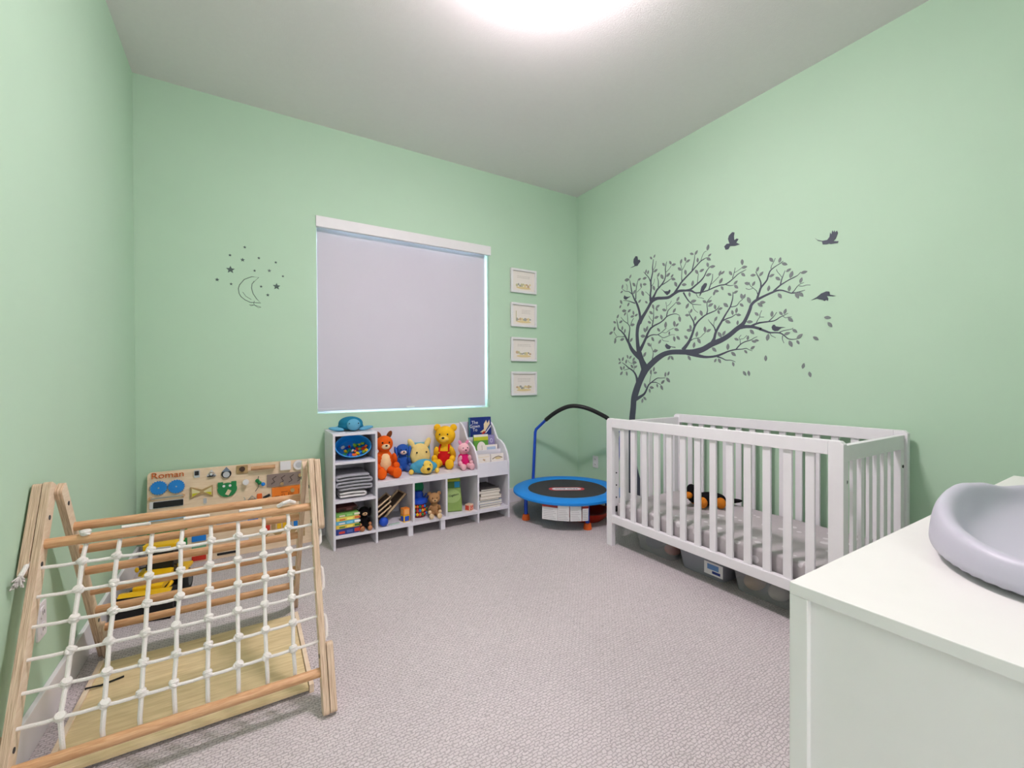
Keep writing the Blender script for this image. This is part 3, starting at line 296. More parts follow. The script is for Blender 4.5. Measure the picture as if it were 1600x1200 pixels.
# ------------------------------------------------------------------ wall decals
def ribbon(b, line, off):
    """branch outline of varying width on the right wall"""
    n = len(line); P = []
    pts = []
    for i in range(n - 1):
        p0, p1, p2, p3 = line[max(i - 1, 0)], line[i], line[i + 1], line[min(i + 2, n - 1)]
        for k in range(3):
            u = k / 3
            pts.append(tuple(.5 * ((2 * b1) + (-a + c) * u + (2 * a - 5 * b1 + 4 * c - d) * u * u + (-a + 3 * b1 - 3 * c + d) * u ** 3) for a, b1, c, d in zip(p0, p1, p2, p3)))
    pts.append(line[-1]); n = len(pts); rows = []
    for i, (y, z, w) in enumerate(pts):
        a = pts[max(i - 1, 0)]; c = pts[min(i + 1, n - 1)]
        dy, dz = c[0] - a[0], c[1] - a[1]; L = math.hypot(dy, dz) or 1
        ny, nz = -dz / L * max(w, .0014), dy / L * max(w, .0014)
        rows.append([b.bm.verts.new((x, y + s * ny, z + s * nz)) for x, s in ((XR - .0007 - off, 1), (XR - .0007 - off, -1), (XR - .0003, -1), (XR - .0003, 1))])
    for A, Q in zip(rows, rows[1:]):
        for k in range(4): b.bm.faces.new((A[k], A[(k + 1) % 4], Q[(k + 1) % 4], Q[k]))
    b.bm.faces.new(rows[0]); b.bm.faces.new(rows[-1][::-1])
t = thing('tree_decal', 'dark slate vinyl tree sticker with wind-swept branches on the green wall behind the crib', 'wall decal', (XR - .0003, 2.68, .05))
b = B()
for i, l in enumerate(BRANCHES): ribbon(b, l, i * 8e-6)
b.build('branches', decal_m, t, world=True)
def leaf_mesh(mat):
    pts = [(-.5, 0), (-.3, .17), (-.05, .25), (.2, .2), (.38, .1), (.5, 0), (.38, -.1), (.2, -.2), (-.05, -.25), (-.3, -.17)]
    return B().prism([(u, v) for u, v in pts], 'x', -.0018, -.0003).build('leaf', mat)
proto = leaf_mesh(leaf_m)
for i, (y, z, L, a) in enumerate(LEAVES):
    o = proto if i == 0 else share(proto, 'leaf', t)
    o.parent = t; o.location = (0, y - 2.68, z - .05); o.rotation_euler = (math.radians(a), 0, 0); o.scale = (1, L, L)
FLB = ['grey leaf sticker, one of two falling side by side beneath the lowest branch tip', 'grey leaf sticker, one of two falling side by side beneath the lowest branch tip',
       'lone upright grey leaf sticker falling under the branch with the long-tailed bird', 'grey leaf sticker lying flat just below the diving bird',
       'tilted grey leaf sticker under the flat one below the diving bird', 'lone slanting grey leaf sticker beyond the tip of the longest branch',
       'upright grey leaf sticker, upper of the last two falling furthest from the trunk', 'lowest grey falling leaf sticker, furthest below the branches']
for (y, z, L, a), lb in zip(FALLEN, FLB):
    o = share(proto, 'leaf_decal', None, (XR - .0003, y, z), (math.radians(a), 0, 0), (1, L, L))
    tag(o, lb, 'wall decal', 'falling leaf stickers')
BL = ['small dark bird sticker with raised wings flying near the room corner', 'dark bird sticker with tall wing and fanned tail flying above the middle branches',
      'dark bird sticker with spread upswept feathers flying highest, furthest from the tree', 'dark bird sticker diving with ragged wing feathers hanging down beside the branch tips',
      'bird sticker with tail cocked up, perched on the upper thick branch', 'tiny bird sticker perched on a thin twig at the tree edge near the corner',
      'upright bird sticker facing away, perched among the upper branches of the tree', 'small bird sticker perched on the thick limb above the crib',
      'bird sticker with long pointed tail perched on the long outer branch']
for pts, lb in zip(BIRDS, BL):
    cy = sum(p[0] for p in pts) / len(pts); cz = min(p[1] for p in pts)
    o = B().prism([(y - cy, z - cz) for y, z in pts], 'x', -.0022, -.0003).build('bird_decal', decal_m); o.location = (XR - .0003, cy, cz)
    tag(o, lb, 'wall decal', 'bird stickers')
# moon and stars on the window wall
MO = [(.077, 1.866), (.036, 1.866), (-.008, 1.842), (-.036, 1.802), (-.043, 1.776), (-.039, 1.744), (-.028, 1.723), (-.003, 1.702), (.028, 1.688), (.088, 1.69)]
MI = [(.088, 1.69), (.063, 1.717), (.042, 1.752), (.034, 1.788), (.038, 1.818), (.077, 1.866)]
t = thing('moon_decal', 'outlined crescent moon sticker among small stars on the green wall', 'wall decal', (0, YB, 1.69))
thin = M('thin_line_vinyl', (78, 96, 90), .6)
B().tube([(x, YB, z) for x, z in MO + MI[1:-1]], .0022, 6, True).build('outline', thin, t, world=True)
B().tube([(-.018, YB, 1.755), (.0, YB, 1.728), (.032, YB, 1.708)], .0014, 5).tube([(.05, YB, 1.838), (.042, YB, 1.825)], .0012, 5).build('shading_line', thin, t, world=True)
B().tube([(.05, YB, 1.70), (.046, YB, 1.685), (.05, YB, 1.672)], .0015, 5).tube([(.05, YB, 1.672), (.02, YB, 1.672), (.03, YB, 1.665), (.05, YB, 1.672), (.09, YB, 1.66), (.075, YB, 1.655), (.05, YB, 1.672)], .0015, 5).build('bow', thin, t, world=True)
STARS = [(-.004, 2.062, .0104), (-.089, 1.995, .0104), (-.017, 1.974, .0144), (.079, 2.0, .0104), (.182, 1.984, .0104), (-.087, 1.898, .0264), (-.162, 1.822, .0136), (.053, 1.909, .0096), (.142, 1.921, .0128), (.226, 1.892, .0096), (-.084, 1.802, .0104), (.186, 1.815, .0248), (.091, 1.804, .0104), (.131, 1.749, .012)]
star_m = M('star_vinyl', (78, 96, 92), .6)
for x, z, r in STARS:
    pts = [((r if k % 2 == 0 else r * .45) * math.sin(k * PI / 5), (r if k % 2 == 0 else r * .45) * math.cos(k * PI / 5)) for k in range(10)]
    o = B().prism(pts, 'y', -.0012, 0).build('star_decal', star_m); o.location = (x, YB, z)
    tag(o, ('large dark star sticker beside the rounded back of the moon' if x < 0 else 'large dark star sticker on the open side of the moon') if r > .02 else 'tiny dark star sticker scattered around the moon outline', 'wall decal', 'large star stickers' if r > .02 else 'tiny star stickers')

# ------------------------------------------------------------------ four framed prints
art = [M('wash_olive', (200, 194, 156), .8), M('wash_gold', (228, 208, 158), .8), M('wash_grey', (168, 166, 158), .8), M('wash_tan', (206, 176, 146), .8)]
paper_m = M('print_paper', (240, 232, 226), .8); ink_m = M('faint_ink', (186, 178, 172), .8)
pos = ['topmost', 'second', 'third', 'lowest']
for k, zc in enumerate((2.09, 1.768, 1.441, 1.117)):
    t = thing('framed_print', 'white framed print of faint lettering over soft watercolour, %s of the column beside the blind' % pos[k], 'picture', (2.262, YB, zc - .113), 0, 'framed prints in a column')
    b = B(); w, h = .144, .113
    b.box(-w, w, -.022, 0, 0, .02).box(-w, w, -.022, 0, 2 * h - .02, 2 * h).box(-w, -w + .02, -.022, 0, .02, 2 * h - .02).box(w - .02, w, -.022, 0, .02, 2 * h - .02)
    b.build('frame', white_m, t, .002)
    p = B().box(-w + .02, w - .02, -.008, -.004, .02, 2 * h - .02).build('print', paper_m, t)
    rr = random.Random(k)
    b = B()
    for r in range(2 + k % 2):
        x = -.07 + .05 * (k == 1)
        while x < .07:
            L = rr.uniform(.008, .022); b.box(x, min(x + L, .08), -.0086, -.008, .158 - r * .014, .161 - r * .014); x += L + .005
    b.build('lettering', ink_m, p)
    for q in range(9):
        x = -.075 + q * .0185; s = rr.uniform(.008, .017); zz = .07 + rr.uniform(-.004, .016) * (1 if k != 1 else .3)
        o = B().ell((x, -.008, zz), (s, .0008, s * rr.uniform(.5, 1.1)), n=10).build('watercolour_patch', art[(q + k + rr.randint(0, 1)) % 4], p, smooth=True)
    B().ell((0, -.008, .05), (.085, .0006, .012), n=14).build('watercolour_patch', art[1], p, smooth=True)
    if k == 1: B().box(-.088, -.08, -.0086, -.008, .05, .15).build('watercolour_patch', art[0], p)

# ------------------------------------------------------------------ crib
CX0, CX1, CY0, CY1, CT = 2.136, 2.884, .824, 2.231, .879
t = thing('crib', 'white wooden slatted baby crib standing along the green wall', 'crib', (2.51, 1.53, 0))
pitch = (2.096 - .957) / 12
def side(x0, x1, bolts):
    for y0, y1 in ((CY0, CY0 + .058), (CY1 - .05, CY1)):
        yy = (y0, y1)
        p = B()
        far = y0 < 1
        o = .02
        pts = [(y0, 0), (y1, 0), (y1, CT - (.0 if far else .014)), (y1 - (0 if far else .014), CT), (y0 + (.014 if far else 0), CT), (y0, CT - (.014 if far else 0))]
        p.prism(pts, 'x', x0, x1).build('post', crib_m, t, .003, world=True)
    B().box(x0, x1, CY0 + .058, CY1 - .05, CT - .062, CT).build('top_rail', crib_m, t, .003, world=True)
    B().box(x0, x1, CY0 + .058, CY1 - .05, .162, .213).build('bottom_rail', crib_m, t, .003, world=True)
    s0 = None; xm = (x0 + x1) / 2
    for k in range(13):
        y = .957 + k * pitch
        if s0 is None:
            s0 = B().box(-.007, .007, -.019, .019, 0, CT - .062 - .213).build('slat', crib_m, t, .002); s = s0
        else: s = share(s0, 'slat', t)
        s.location = (xm - 2.51, y - 1.53, .213)
side(CX0, CX0 + .034, 0); side(CX1 - .034, CX1, 0)
for y0 in (CY0 + .012, CY1 - .042):
    B().box(CX0 + .034, CX1 - .034, y0, y0 + .03, CT - .092, CT - .022).build('end_rail', crib_m, t, .003, world=True)
    B().box(CX0 + .034, CX1 - .034, y0, y0 + .03, .162, .225).build('end_rail', crib_m, t, .003, world=True)
    for xs in (CX0 + .034, CX1 - .08):
        B().box(xs, xs + .046, y0, y0 + .03, .225, CT - .092).build('end_stile', crib_m, t, .002, world=True)
    for k in range(6):
        x = CX0 + .034 + .046 + (k + 1) * (CX1 - CX0 - .16) / 7
        B().box(x - .019, x + .019, y0 + .008, y0 + .022, .225, CT - .092).build('slat', crib_m, t, .002, world=True)
for x, y, z in ((CX1 - .057, CY0 + .012, .7), (CX1 - .057, CY0 + .012, .3), (CX0 + .057, CY0 + .012, .7)):
    B().cyl((x, y - .003, z), (x, y + .002, z), .008, n=12).build('bolt', dark_m, t, world=True)
for k in range(4): B().cyl((CX0 + .05, CY1 - .0465, .5 - k * .085), (CX0 + .05, CY1 - .041, .5 - k * .085), .005, n=8).build('bolt', dark_m, t, world=True)
B().box(CX0 + .042, CX0 + .06, CY1 - .0465, CY1 - .0425, .23, .27).build('bracket', black_m, t, .003, world=True)
B().box(CX0 + .036, CX1 - .036, CY0 + .044, CY1 - .046, .166, .1755).build('mattress_support', dark_m, t, world=True)
def sheet_mat():
    m = M('mattress_sheet', (186, 180, 182), .9, .05, 12, .35, 60); nt = m.node_tree; n = nt.nodes; l = nt.links; b = n['Principled BSDF']
    old = b.inputs['Base Color'].links[0].from_socket
    tc = n.new('ShaderNodeTexCoord'); v = n.new('ShaderNodeTexVoronoi'); v.inputs['Scale'].default_value = 11; l.new(tc.outputs['Object'], v.inputs['Vector'])
    lt = n.new('ShaderNodeMath'); lt.operation = 'LESS_THAN'; lt.inputs[1].default_value = .23; l.new(v.outputs['Distance'], lt.inputs[0])
    mx = n.new('ShaderNodeMix'); mx.data_type = 'RGBA'; l.new(lt.outputs[0], mx.inputs[0]); l.new(old, mx.inputs[6]); mx.inputs[7].default_value = lin((216, 212, 214)); l.new(mx.outputs[2], b.inputs['Base Color'])
    return m
o = B().box(-.325, .325, -.655, .655, 0, .118).build('crib_mattress', sheet_mat(), None, .018, True, seg=4); o.location = (2.51, 1.529, .176)
tag(o, 'thick grey patterned crib mattress in a fitted sheet inside the white crib', 'mattress')

# ------------------------------------------------------------------ dresser with changing pad
DX0, DX1, DY0, DY1, DZ = .733, 2.168, -.144, .356, .82
t = thing('dresser', 'low white painted dresser with framed end panel and plain flat top', 'dresser', (1.45, .1, 0))
B().box(DX0, DX1, DY0, DY1, DZ - .019, DZ).build('top', dress_m, t, .0015, world=True)
for x0, x1 in ((DX0, DX0 + .03), (DX1 - .03, DX1)):
    for y0, y1 in ((DY0, DY0 + .026), (DY1 - .026, DY1)):
        B().box(x0, x1, y0, y1, 0, DZ - .019).build('post', dress_m, t, .0015, world=True)
    xm = (x0 + x1) / 2
    B().box(xm - .005, xm + .005, DY0 + .026, DY1 - .026, .1, DZ - .019).build('end_panel', dress_m, t, world=True)
B().box(DX0 + .03, DX1 - .03, DY1 - .022, DY1 - .006, .1, DZ - .019).build('back_panel', dress_m, t, world=True)
B().box(DX0 + .03, DX1 - .03, DY0 + .03, DY1 - .022, .1, .118).build('bottom', dress_m, t, world=True)
for c in range(2):
    for r in range(3):
        x0 = DX0 + .036 + c * .69; z0 = .125 + r * .225
        dr = B().box(x0, x0 + .68, DY0, DY0 + .02, z0, z0 + .215).build('drawer', dress_m, t, .002, world=True)
        B().cyl((x0 + .34 - 1.45, DY0 - .1 - .022, z0 + .108), (x0 + .34 - 1.45, DY0 - .1, z0 + .108), .014, .008).build('knob', metal_m, dr, smooth=True)
def pad():
    b = B(); n = 72; rings = []
    cx, cy, a, c = 1.35, .098, .415, .218
    def H(x):
        u = (x - (cx - a)) / (2 * a)
        K = [(0, .056), (.1, .068), (.25, .09), (.47, .099), (.62, .084), (.8, .058), (1, .06)]
        for (u0, h0), (u1, h1) in zip(K, K[1:]):
            if u <= u1: s = (u - u0) / (u1 - u0); s = s * s * (3 - 2 * s); return h0 + (h1 - h0) * s
        return K[-1][1]
    prof = [(0, 0), (0, .25), (.003, .6), (.008, .86), (.015, .97), (.022, 1), (.030, .985), (.037, .9), (.044, .74), (.054, .52), (.072, .34), (.11, .24), (.16, .21), (.205, .2)]
    for d, h in prof:
        R = []
        for k in range(n):
            th = 2 * PI * k / n; e = 2 / 2.45; ct, st = math.copysign(abs(math.cos(th)) ** e, math.cos(th)), math.copysign(abs(math.sin(th)) ** e, math.sin(th))
            f = min(1, d / .16); hh = H(cx + a * ct) * (1 - f) + .06 * f
            R.append(b.bm.verts.new(((a - d) * ct, (c - d) * st, h * hh)))
        rings.append(R)
    for A, Q in zip(rings, rings[1:]):
        for k in range(n): b.bm.faces.new((A[k], A[(k + 1) % n], Q[(k + 1) % n], Q[k]))
    b.bm.faces.new(rings[-1]); b.bm.faces.new(rings[0][::-1])
    o = b.build('changing_pad', M('grey_foam', (196, 194, 208), .42, .01, 5), None, smooth=True); o.location = (cx, cy, DZ)
    s = o.modifiers.new('s', 'SUBSURF'); s.levels = s.render_levels = 1
    return o
tag(pad(), 'smooth lilac grey contoured baby changing pad lying on the white dresser', 'changing pad')

# ------------------------------------------------------------------ climbing frame
LX, RX = -.534, .214
t = thing('climbing_triangle', 'folding wooden climbing triangle with dowel rungs and white knotted rope net', 'climbing toy', (-.16, 2.0, 0))
FS = .475
def fy(z): return 1.59 + FS * z
def ry(z): return 2.08 + (.64 - z) * .6
def side_board(p, q, w, x0, x1, name, m=ply_m):
    o = B().prism(plank(p, q, w, .012), 'x', x0, x1).build(name, m, t, .002, world=True)
    o.data.materials.append(edge_m)
    for f in o.data.polygons: f.material_index = 1 if abs(f.normal.x) < .6 else 0
    return o
for s, x in ((-1, LX), (1, RX)):
    a, c = sorted((x, x + s * .020)); side_board((fy(0.0) + .004, .001), (fy(.815), .815), .056, a, c, 'front_leg')
    a, c = sorted((x + s * .0222, x + s * .044)); side_board((fy(.56), .56), (fy(.812), .812), .056, a, c, 'top_plate')
    side_board((fy(.002) + .004, .002), (fy(.2), .2), .056, a, c, 'foot_plate')
    a, c = sorted((x - s * .0002, x - s * .020)); side_board((ry(.80), .80), (ry(.0) - .006, .003), .05, a, c, 'rear_leg')
    side_board((ry(.16) - .01, .16), (ry(.002) - .03, .004), .05, *sorted((x - s * .0202, x - s * .034)), 'rear_foot_plate')
    for z, yy, dx in ((.715, fy(.715), 0), (.735, ry(.735), .02), (.59, fy(.59) - .005, 0), (.165, fy(.165), 0), (.185, ry(.185), .02)):
        B().cyl((x - s * (dx - .004), yy, z), (x - s * (dx + .0015), yy, z), .0075, n=12).build('bolt', dark_m, t, world=True)
def rung(y, z, r=.0155):
    return B().cyl((LX, y, z), (RX, y, z), r, n=20).build('rung', beech_m, t, smooth=True, world=True)
rung(fy(.642), .642); rung(fy(.118) + .004, .118)
for k in range(6): rung(ry(.64 - .1 * k), .64 - .1 * k)
NX = [-.442 + k * .0822 for k in range(8)]; NZ = [.581, .507, .434, .358, .284, .210]
rr = random.Random(3)
knot = None
for i, x in enumerate(NX):
    pts = [(x, fy(.642) + .018, .645), (x, fy(.642) + .006, .626), (x + .001, fy(.615) - .004, .612)]
    for z in NZ: pts.append((x + rr.uniform(-.003, .003) - (.006 if i == 0 else 0) * (.6 - z) * 2, fy(z) - .004 - .004 * math.sin((.64 - z) * 6), z))
    pts += [(x + .002, fy(.15), .15), (x + .002, fy(.118) + .020, .128)]
    vr = B().tube(pts, .0063, 8).build('rope', rope_m, t, smooth=True, world=True)
    for p in pts[3:-2]:
        if knot is None:
            knot = B().lathe([(.0, -.012), (.008, -.011), (.0115, -.006), (.0105, -.001), (.0125, .004), (.010, .010), (0, .012)], n=12).ell((.003, -.007, -.002), (.010, .006, .005), (0, .5, 0), 10).build('knot', rope_m, vr, smooth=True); kk = knot
        else: kk = share(knot, 'knot', vr)
        kk.parent = vr; kk.location = Vector(p) - t.location; kk.scale = (1.12,) * 3; kk.rotation_euler = (-.44 + rr.uniform(-.2, .2), rr.uniform(-.3, .3), rr.uniform(0, 6))
    if i == 0: kk = share(knot, 'knot', vr, Vector((x, fy(.642) - .004, .662)) - t.location, (0, 0, i), (1.2, 1.2, .8))
for z in NZ:
    pts = []
    for k in range(30):
        u = k / 29; x = LX + u * (RX - LX)
        pts.append((x, fy(z) - .004 - .006 * math.sin(u * PI), z - .004 * math.sin(u * PI) - .0025 * abs(math.sin((x - NX[0]) / .0822 * PI))))
    B().tube(pts, .0052, 8).build('rope', rope_m, t, smooth=True, world=True)
for a, c in ((.581, .507), (.434, .358), (.284, .21)):
    B().tube([(RX + .021, fy(a), a), (RX + .028, fy(a) - .002, a - .008), (RX + .030, fy((a + c) / 2), (a + c) / 2), (RX + .028, fy(c) + .002, c + .008), (RX + .021, fy(c), c)], .0055, 8).build('rope', rope_m, t, smooth=True, world=True)
for i in (1, 3, 5):
    B().tube([(NX[i] + .004, fy(.642), .662), (NX[i] + .04, fy(.642) + .006, .6605), (NX[i] + .078, fy(.642), .662)], .0052, 8).build('rope', rope_m, t, smooth=True, world=True)
B().tube([(.10, fy(.642), .660), (.118, fy(.642) - .01, .672), (.14, fy(.642) - .004, .676), (.158, fy(.642) + .01, .664)], .0075, 8).build('rope', rope_m, t, smooth=True, world=True)
re = B().tube([(LX - .018, fy(.60), .605), (LX - .026, fy(.6) - .03, .597), (LX - .03, fy(.6) - .06, .578)], .0065, 8).build('rope', rope_m, t, smooth=True, world=True)
b = B()
for k in range(26):
    b.cyl((LX - .03, fy(.6) - .058, .58), (LX - .03 + rr.uniform(-.012, .014), fy(.6) - .075 + rr.uniform(-.014, .01), .562 + rr.uniform(-.014, .014)), .0022, n=5)
b.build('frayed_end', M('frayed_rope', (206, 200, 196), .95), re).location = -t.location
# plywood ramp lying under the frame
t = thing('climbing_ramp', 'flat plywood climbing ramp lying on the carpet under the wooden frame', 'ramp', (-.16, 2.02, 0))
B().box(LX + .04, RX - .028, 1.735, 2.318, .012, .024).build('panel', ramp_m, t, .001, world=True)
for x0 in (LX + .025, RX - .026):
    B().box(x0, x0 + .016, 1.735, 2.325, 0, .032).build('side_rail', ply_m, t, .002, world=True)
B().tube([(LX + .032, 2.13, .012), (LX + .03, 2.135, .036), (LX + .07, 2.14, .030), (LX + .13, 2.165, .0275)], .0035, 6).build('strap', black_m, t, world=True)
# ------------------------------------------------------------------ busy board leaning on the window wall (local: x right, z up the board, -y outwards)
t = thing('busy_board', 'birch activity board with orange name lettering, gears and latches leaning on the wall', 'toy board', (-.045, 3.377, 0))
t.rotation_euler = (-math.atan(.07 / .585), 0, 0)
OX = -.045
B().prism(rrect(-.48, .478, .0, .588, .022), 'y', 0, .016).build('panel', board_m, t, .0015)
def bb(name, m, fn, bevel=.001, smooth=False, parent=None):
    b = B(); fn(b); return b.build(name, m, parent or t, bevel, smooth)
def plate(name, m, x0, x1, z0, z1, d=.008, y=0, r=.004, parent=None):
    x0, x1 = sorted((x0 - OX, x1 - OX)); return B().prism(rrect(x0, x1, z0, z1, min(r, (x1 - x0) / 3, (z1 - z0) / 3), 3), 'y', y - d, y).build(name, m, parent or t)
def disc(name, m, x, z, r, d=.01, y=0, n=20, parent=None):
    return B().cyl((x - OX, y, z), (x - OX, y - d, z), r, n=n).build(name, m, parent or t, smooth=True)
text('lettering', 'Roman', .05, M('orange_lettering', (206, 106, 44), .5), t, (-.4245 - OX, -.003, .563), (PI / 2, 0, 0), .003, (.158, .036))
for x, z in ((-.468, .49), (-.381, .488)):
    pts = []
    for k in range(40):
        r = .044 if k % 2 else .0385; a0 = 2 * PI * k / 40 + (.08 if x > -.4 else 0); pts += [(x - OX + r * math.cos(a0), z + r * math.sin(a0))]
    g = B().prism(pts, 'y', -.014, -.004).build('gear', M('gear_blue', (28, 132, 214), .5), t)
    disc('gear_screw', metal_m, x, z, .004, .003, -.014, 10, g)
disc('standoff', beech_m, -.508, .43, .010, .02); disc('standoff', beech_m, -.347, .43, .010, .02)
B().cyl((-.505 - OX, -.018, .428), (-.345 - OX, -.018, .43), .0045, n=10).build('spring_rod', metal_m, t, smooth=True)
plate('slot_box', white_m, -.512, -.345, .365, .408, .006); plate('slot_opening', black_m, -.494, -.346, .368, .405, .008, -.001)
plate('latch_plate', metal_m, -.292, -.262, .53, .578, .004); plate('latch', black_m, -.288, -.266, .545, .572, .018)
B().prism([(-.228 - OX, .53), (-.172 - OX, .53), (-.20 - OX, .575)], 'y', -.005, 0).build('bell_plate', metal_m, t)
B().cyl((-.2 - OX, -.006, .545), (-.2 - OX, -.03, .545), .016, .008).build('bell', metal_m, t, smooth=True); plate('bell_bracket', dark_m, -.222, -.178, .527, .533, .016)
disc('dial', black_m, -.118, .537, .028, .014); dd = disc('dial_face', M('pale_grey', (200, 202, 206), .5), -.118, .532, .019, .005, -.014)
B().prism([(-.142 - OX, .552), (-.094 - OX, .552), (-.118 - OX, .582)], 'y', -.018, -.010).build('dial_cap', M('steel_blue', (120, 134, 152), .4), t)
hg = wood('tan_ply', (172, 142, 92), (194, 164, 112))
B().prism([(-.31 - OX, .40), (-.31 - OX, .475), (-.25 - OX, .452), (-.192 - OX, .475), (-.192 - OX, .40), (-.25 - OX, .425)], 'y', -.012, 0).build('hourglass_frame', hg, t, .001)
for s in (-1, 1):
    x = -.25 - OX
    B().prism([(x + s * .052, .41), (x + s * .052, .464), (x + s * .01, .441), (x + s * .01, .436)], 'y', -.014, -.012).build('hourglass_window', M('cream_plastic', (224, 214, 168), .4), t)
    B().prism([(x + s * .050, .412), (x + s * .050, .432), (x + s * .016, .434)], 'y', -.0148, -.014).build('sand', M('lime_sand', (206, 200, 40), .7), t)
o = B().prism([(-.113 - OX + .054 * math.cos(a) * (1 + .05 * math.sin(3 * a)), .432 + .046 * math.sin(a)) for a in [2 * PI * k / 28 for k in range(28)]], 'y', -.010, 0).prism(rrect(-.166 - OX, -.136 - OX, .452, .484, .004), 'y', -.010, 0).prism(rrect(-.092 - OX, -.062 - OX, .452, .484, .004), 'y', -.010, 0).build('green_shape', green_m, t)
for x in (-.132, -.098): disc('shape_hole', white_m, x, .458, .008, .002, -.010, 12, o)
B().rbox((-.108 - OX, -.014, .415), (.022, .008, .034), (0, .5, 0)).build('shape_pointer', board_m, o, .002)
sw = plate('switch_plate', hg, -.062, .004, .528, .582, .008); disc('switch_knob', M('brown_dial', (70, 50, 36), .5), -.029, .558, .017, .012, -.008)
B().cyl((.021 - OX, -.034, .557), (.165 - OX, -.034, .557), .014, n=16).build('handle_dowel', beech_m, t, smooth=True)
for x in (.03, .155): disc('standoff', beech_m, x, .557, .007, .03)
plate('light_switch', white_m, .196, .262, .525, .585, .026)
disc('socket_plate', white_m, .313, .551, .034, .016); disc('socket_face', M('pale_grey'), .313, .551, .020, .004, -.016)
disc('push_knob', white_m, -.009, .47, .018, .045)
mz = plate('maze_plate', M('taupe_board', (140, 124, 116), .6), .115, .352, .418, .503, .010)
for k in range(4):
    x = .14 + k * .054 - OX
    B().tube([(x, -.0105, .437), (x + .022, -.0105, .45), (x + .008, -.0105, .472), (x + .032, -.0105, .487)], .0028, 6).build('maze_groove', M('dark_taupe', (84, 70, 64), .7), mz)
disc('maze_peg', hg, .205, .432, .011, .02, -.01); disc('maze_peg', hg, .32, .478, .012, .02, -.01)
om = plate('maze_plate', M('maze_orange', (238, 128, 30), .5), .144, .350, .336, .410, .010)
for P in ([(.16, .35), (.19, .35)], [(.2, .375), (.24, .375)], [(.205, .345), (.205, .36), (.222, .36), (.222, .345)], [(.245, .345), (.245, .37)], [(.31, .35), (.31, .385)]):
    B().tube([(x - OX, -.0105, z) for x, z in P], .0022, 6).build('maze_groove', M('dark_orange', (170, 80, 16), .7), om)
disc('maze_peg', hg, .27, .38, .013, .02, -.01)
plate('hinge', M('pale_grey'), .376, .426, .515, .57, .010)
for x, z, c in ((.058, .47, green_m), (.092, .443, sky_m), (.07, .455, green_m)): B().ell((x - OX, -.014, z), .013, n=12).build('hanging_ball', c, t, smooth=True)
B().tube([(.066 - OX, -.006, .5), (.06 - OX, -.008, .47), (.066 - OX, -.008, .43), (.045 - OX, -.006, .4)], .002, 6).build('cord', dark_m, t)
plate('toggle', orange_m, .055, .085, .348, .382, .014); B().rbox((.112 - OX, -.01, .358), (.045, .016, .016), (0, -.4, 0)).build('black_latch', black_m, t, .003)
B().tube([(.004 - OX, -.004, .348), (.026 - OX, -.016, .375), (.048 - OX, -.004, .348)], .003, 6).build('ring_latch', metal_m, t); plate('latch_base', dark_m, .0, .052, .342, .35, .008)
B().tube([(-.02 - OX, -.004, .37), (-.012 - OX, -.014, .358), (-.022 - OX, -.016, .346)], .0025, 6).build('hook', metal_m, t)
plate('zip_pull', metal_m, -.243, -.225, .36, .395, .006)
plate('hatch_door', M('pale_blue_board', (150, 196, 226), .6), -.515, -.335, .29, .335, .008)
gd = plate('hatch_door', M('door_green', (28, 132, 64), .6), -.522, -.325, .115, .262, .010); B().ell((-.345 - OX, -.016, .19), .007, n=10).build('door_knob', metal_m, gd, smooth=True)
plate('hatch_door', sky_m, -.302, -.228, .13, .165, .008); plate('hatch_door', M('door_mint', (120, 176, 140), .6), -.302, -.228, .08, .112, .008); plate('hatch_door', red_m, -.302, -.228, .012, .045, .008)
cg = plate('chain_plate', M('pale_grey'), -.175, .0, .205, .25, .006); disc('chain_wheel', metal_m, -.1, .228, .018, .006, -.006)
plate('slide_slot', black_m, -.165, -.075, .102, .118, .005); plate('slide_slot', black_m, -.17, -.05, .02, .034, .005)
plate('brush_patch', white_m, -.05, .005, .085, .12, .010)
disc('clock_face', sky_m, .03, .225, .032, .006); plate('clock_hand', white_m, .027, .055, .22, .226, .002, -.006)
ab = plate('bead_frame', hg, .14, .345, .215, .275, .006)
B().cyl((.145 - OX, -.016, .25), (.34 - OX, -.016, .25), .003, n=8).build('bead_rod', metal_m, ab)
for k, c in enumerate((green_m, white_m, green_m, sky_m, white_m)): B().ell((.175 + k * .03 - OX, -.016, .25), .012, n=12).build('bead', c, t, smooth=True)
for k, c in enumerate((red_m, hg, yel_m, yel_m, metal_m, sky_m, sky_m)): plate('sorting_tile', c, .105 + k * .034, .13 + k * .034, .13, .165, .010)
plate('shelf_tray', hg, .095, .345, .052, .110, .006)
for k in range(3): disc('tray_hole', board_m, .135 + k * .085, .08, .026, .002, -.006)

# ------------------------------------------------------------------ toy loader
t = thing('toy_loader', 'yellow and black toy wheel loader with front blade parked by the wall', 'toy vehicle', (-.395, 2.86, 0), -.2)
tyre_m = M('tyre_rubber', (28, 28, 30), .85)
for x in (-.082, .082):
    for y, r in ((-.06, .052), (.1, .062)):
        w = B().lathe([(0, -.022), (r * .8, -.024), (r, -.016), (r, .016), (r * .8, .024), (0, .022)], n=24).build('wheel', tyre_m, t, smooth=True); w.location = (x, y, r); w.rotation_euler = (0, PI / 2, 0)
        B().lathe([(0, -.026), (r * .45, -.026), (r * .5, -.02), (r * .5, .02), (r * .45, .026), (0, .026)], n=16).build('hub', M('hub_grey', (70, 72, 76), .4), w, smooth=True)
B().box(-.055, .055, -.11, .16, .05, .12).build('chassis', black_m, t, .006)
B().prism([(-.13, .12), (-.13, .142), (.02, .172), (.02, .12)], 'x', -.06, .06).build('hood', yel_m, t, .004)
B().box(-.05, .05, -.134, -.130, .075, .118).build('grille', M('matt_black', (18, 18, 20), .5), t)
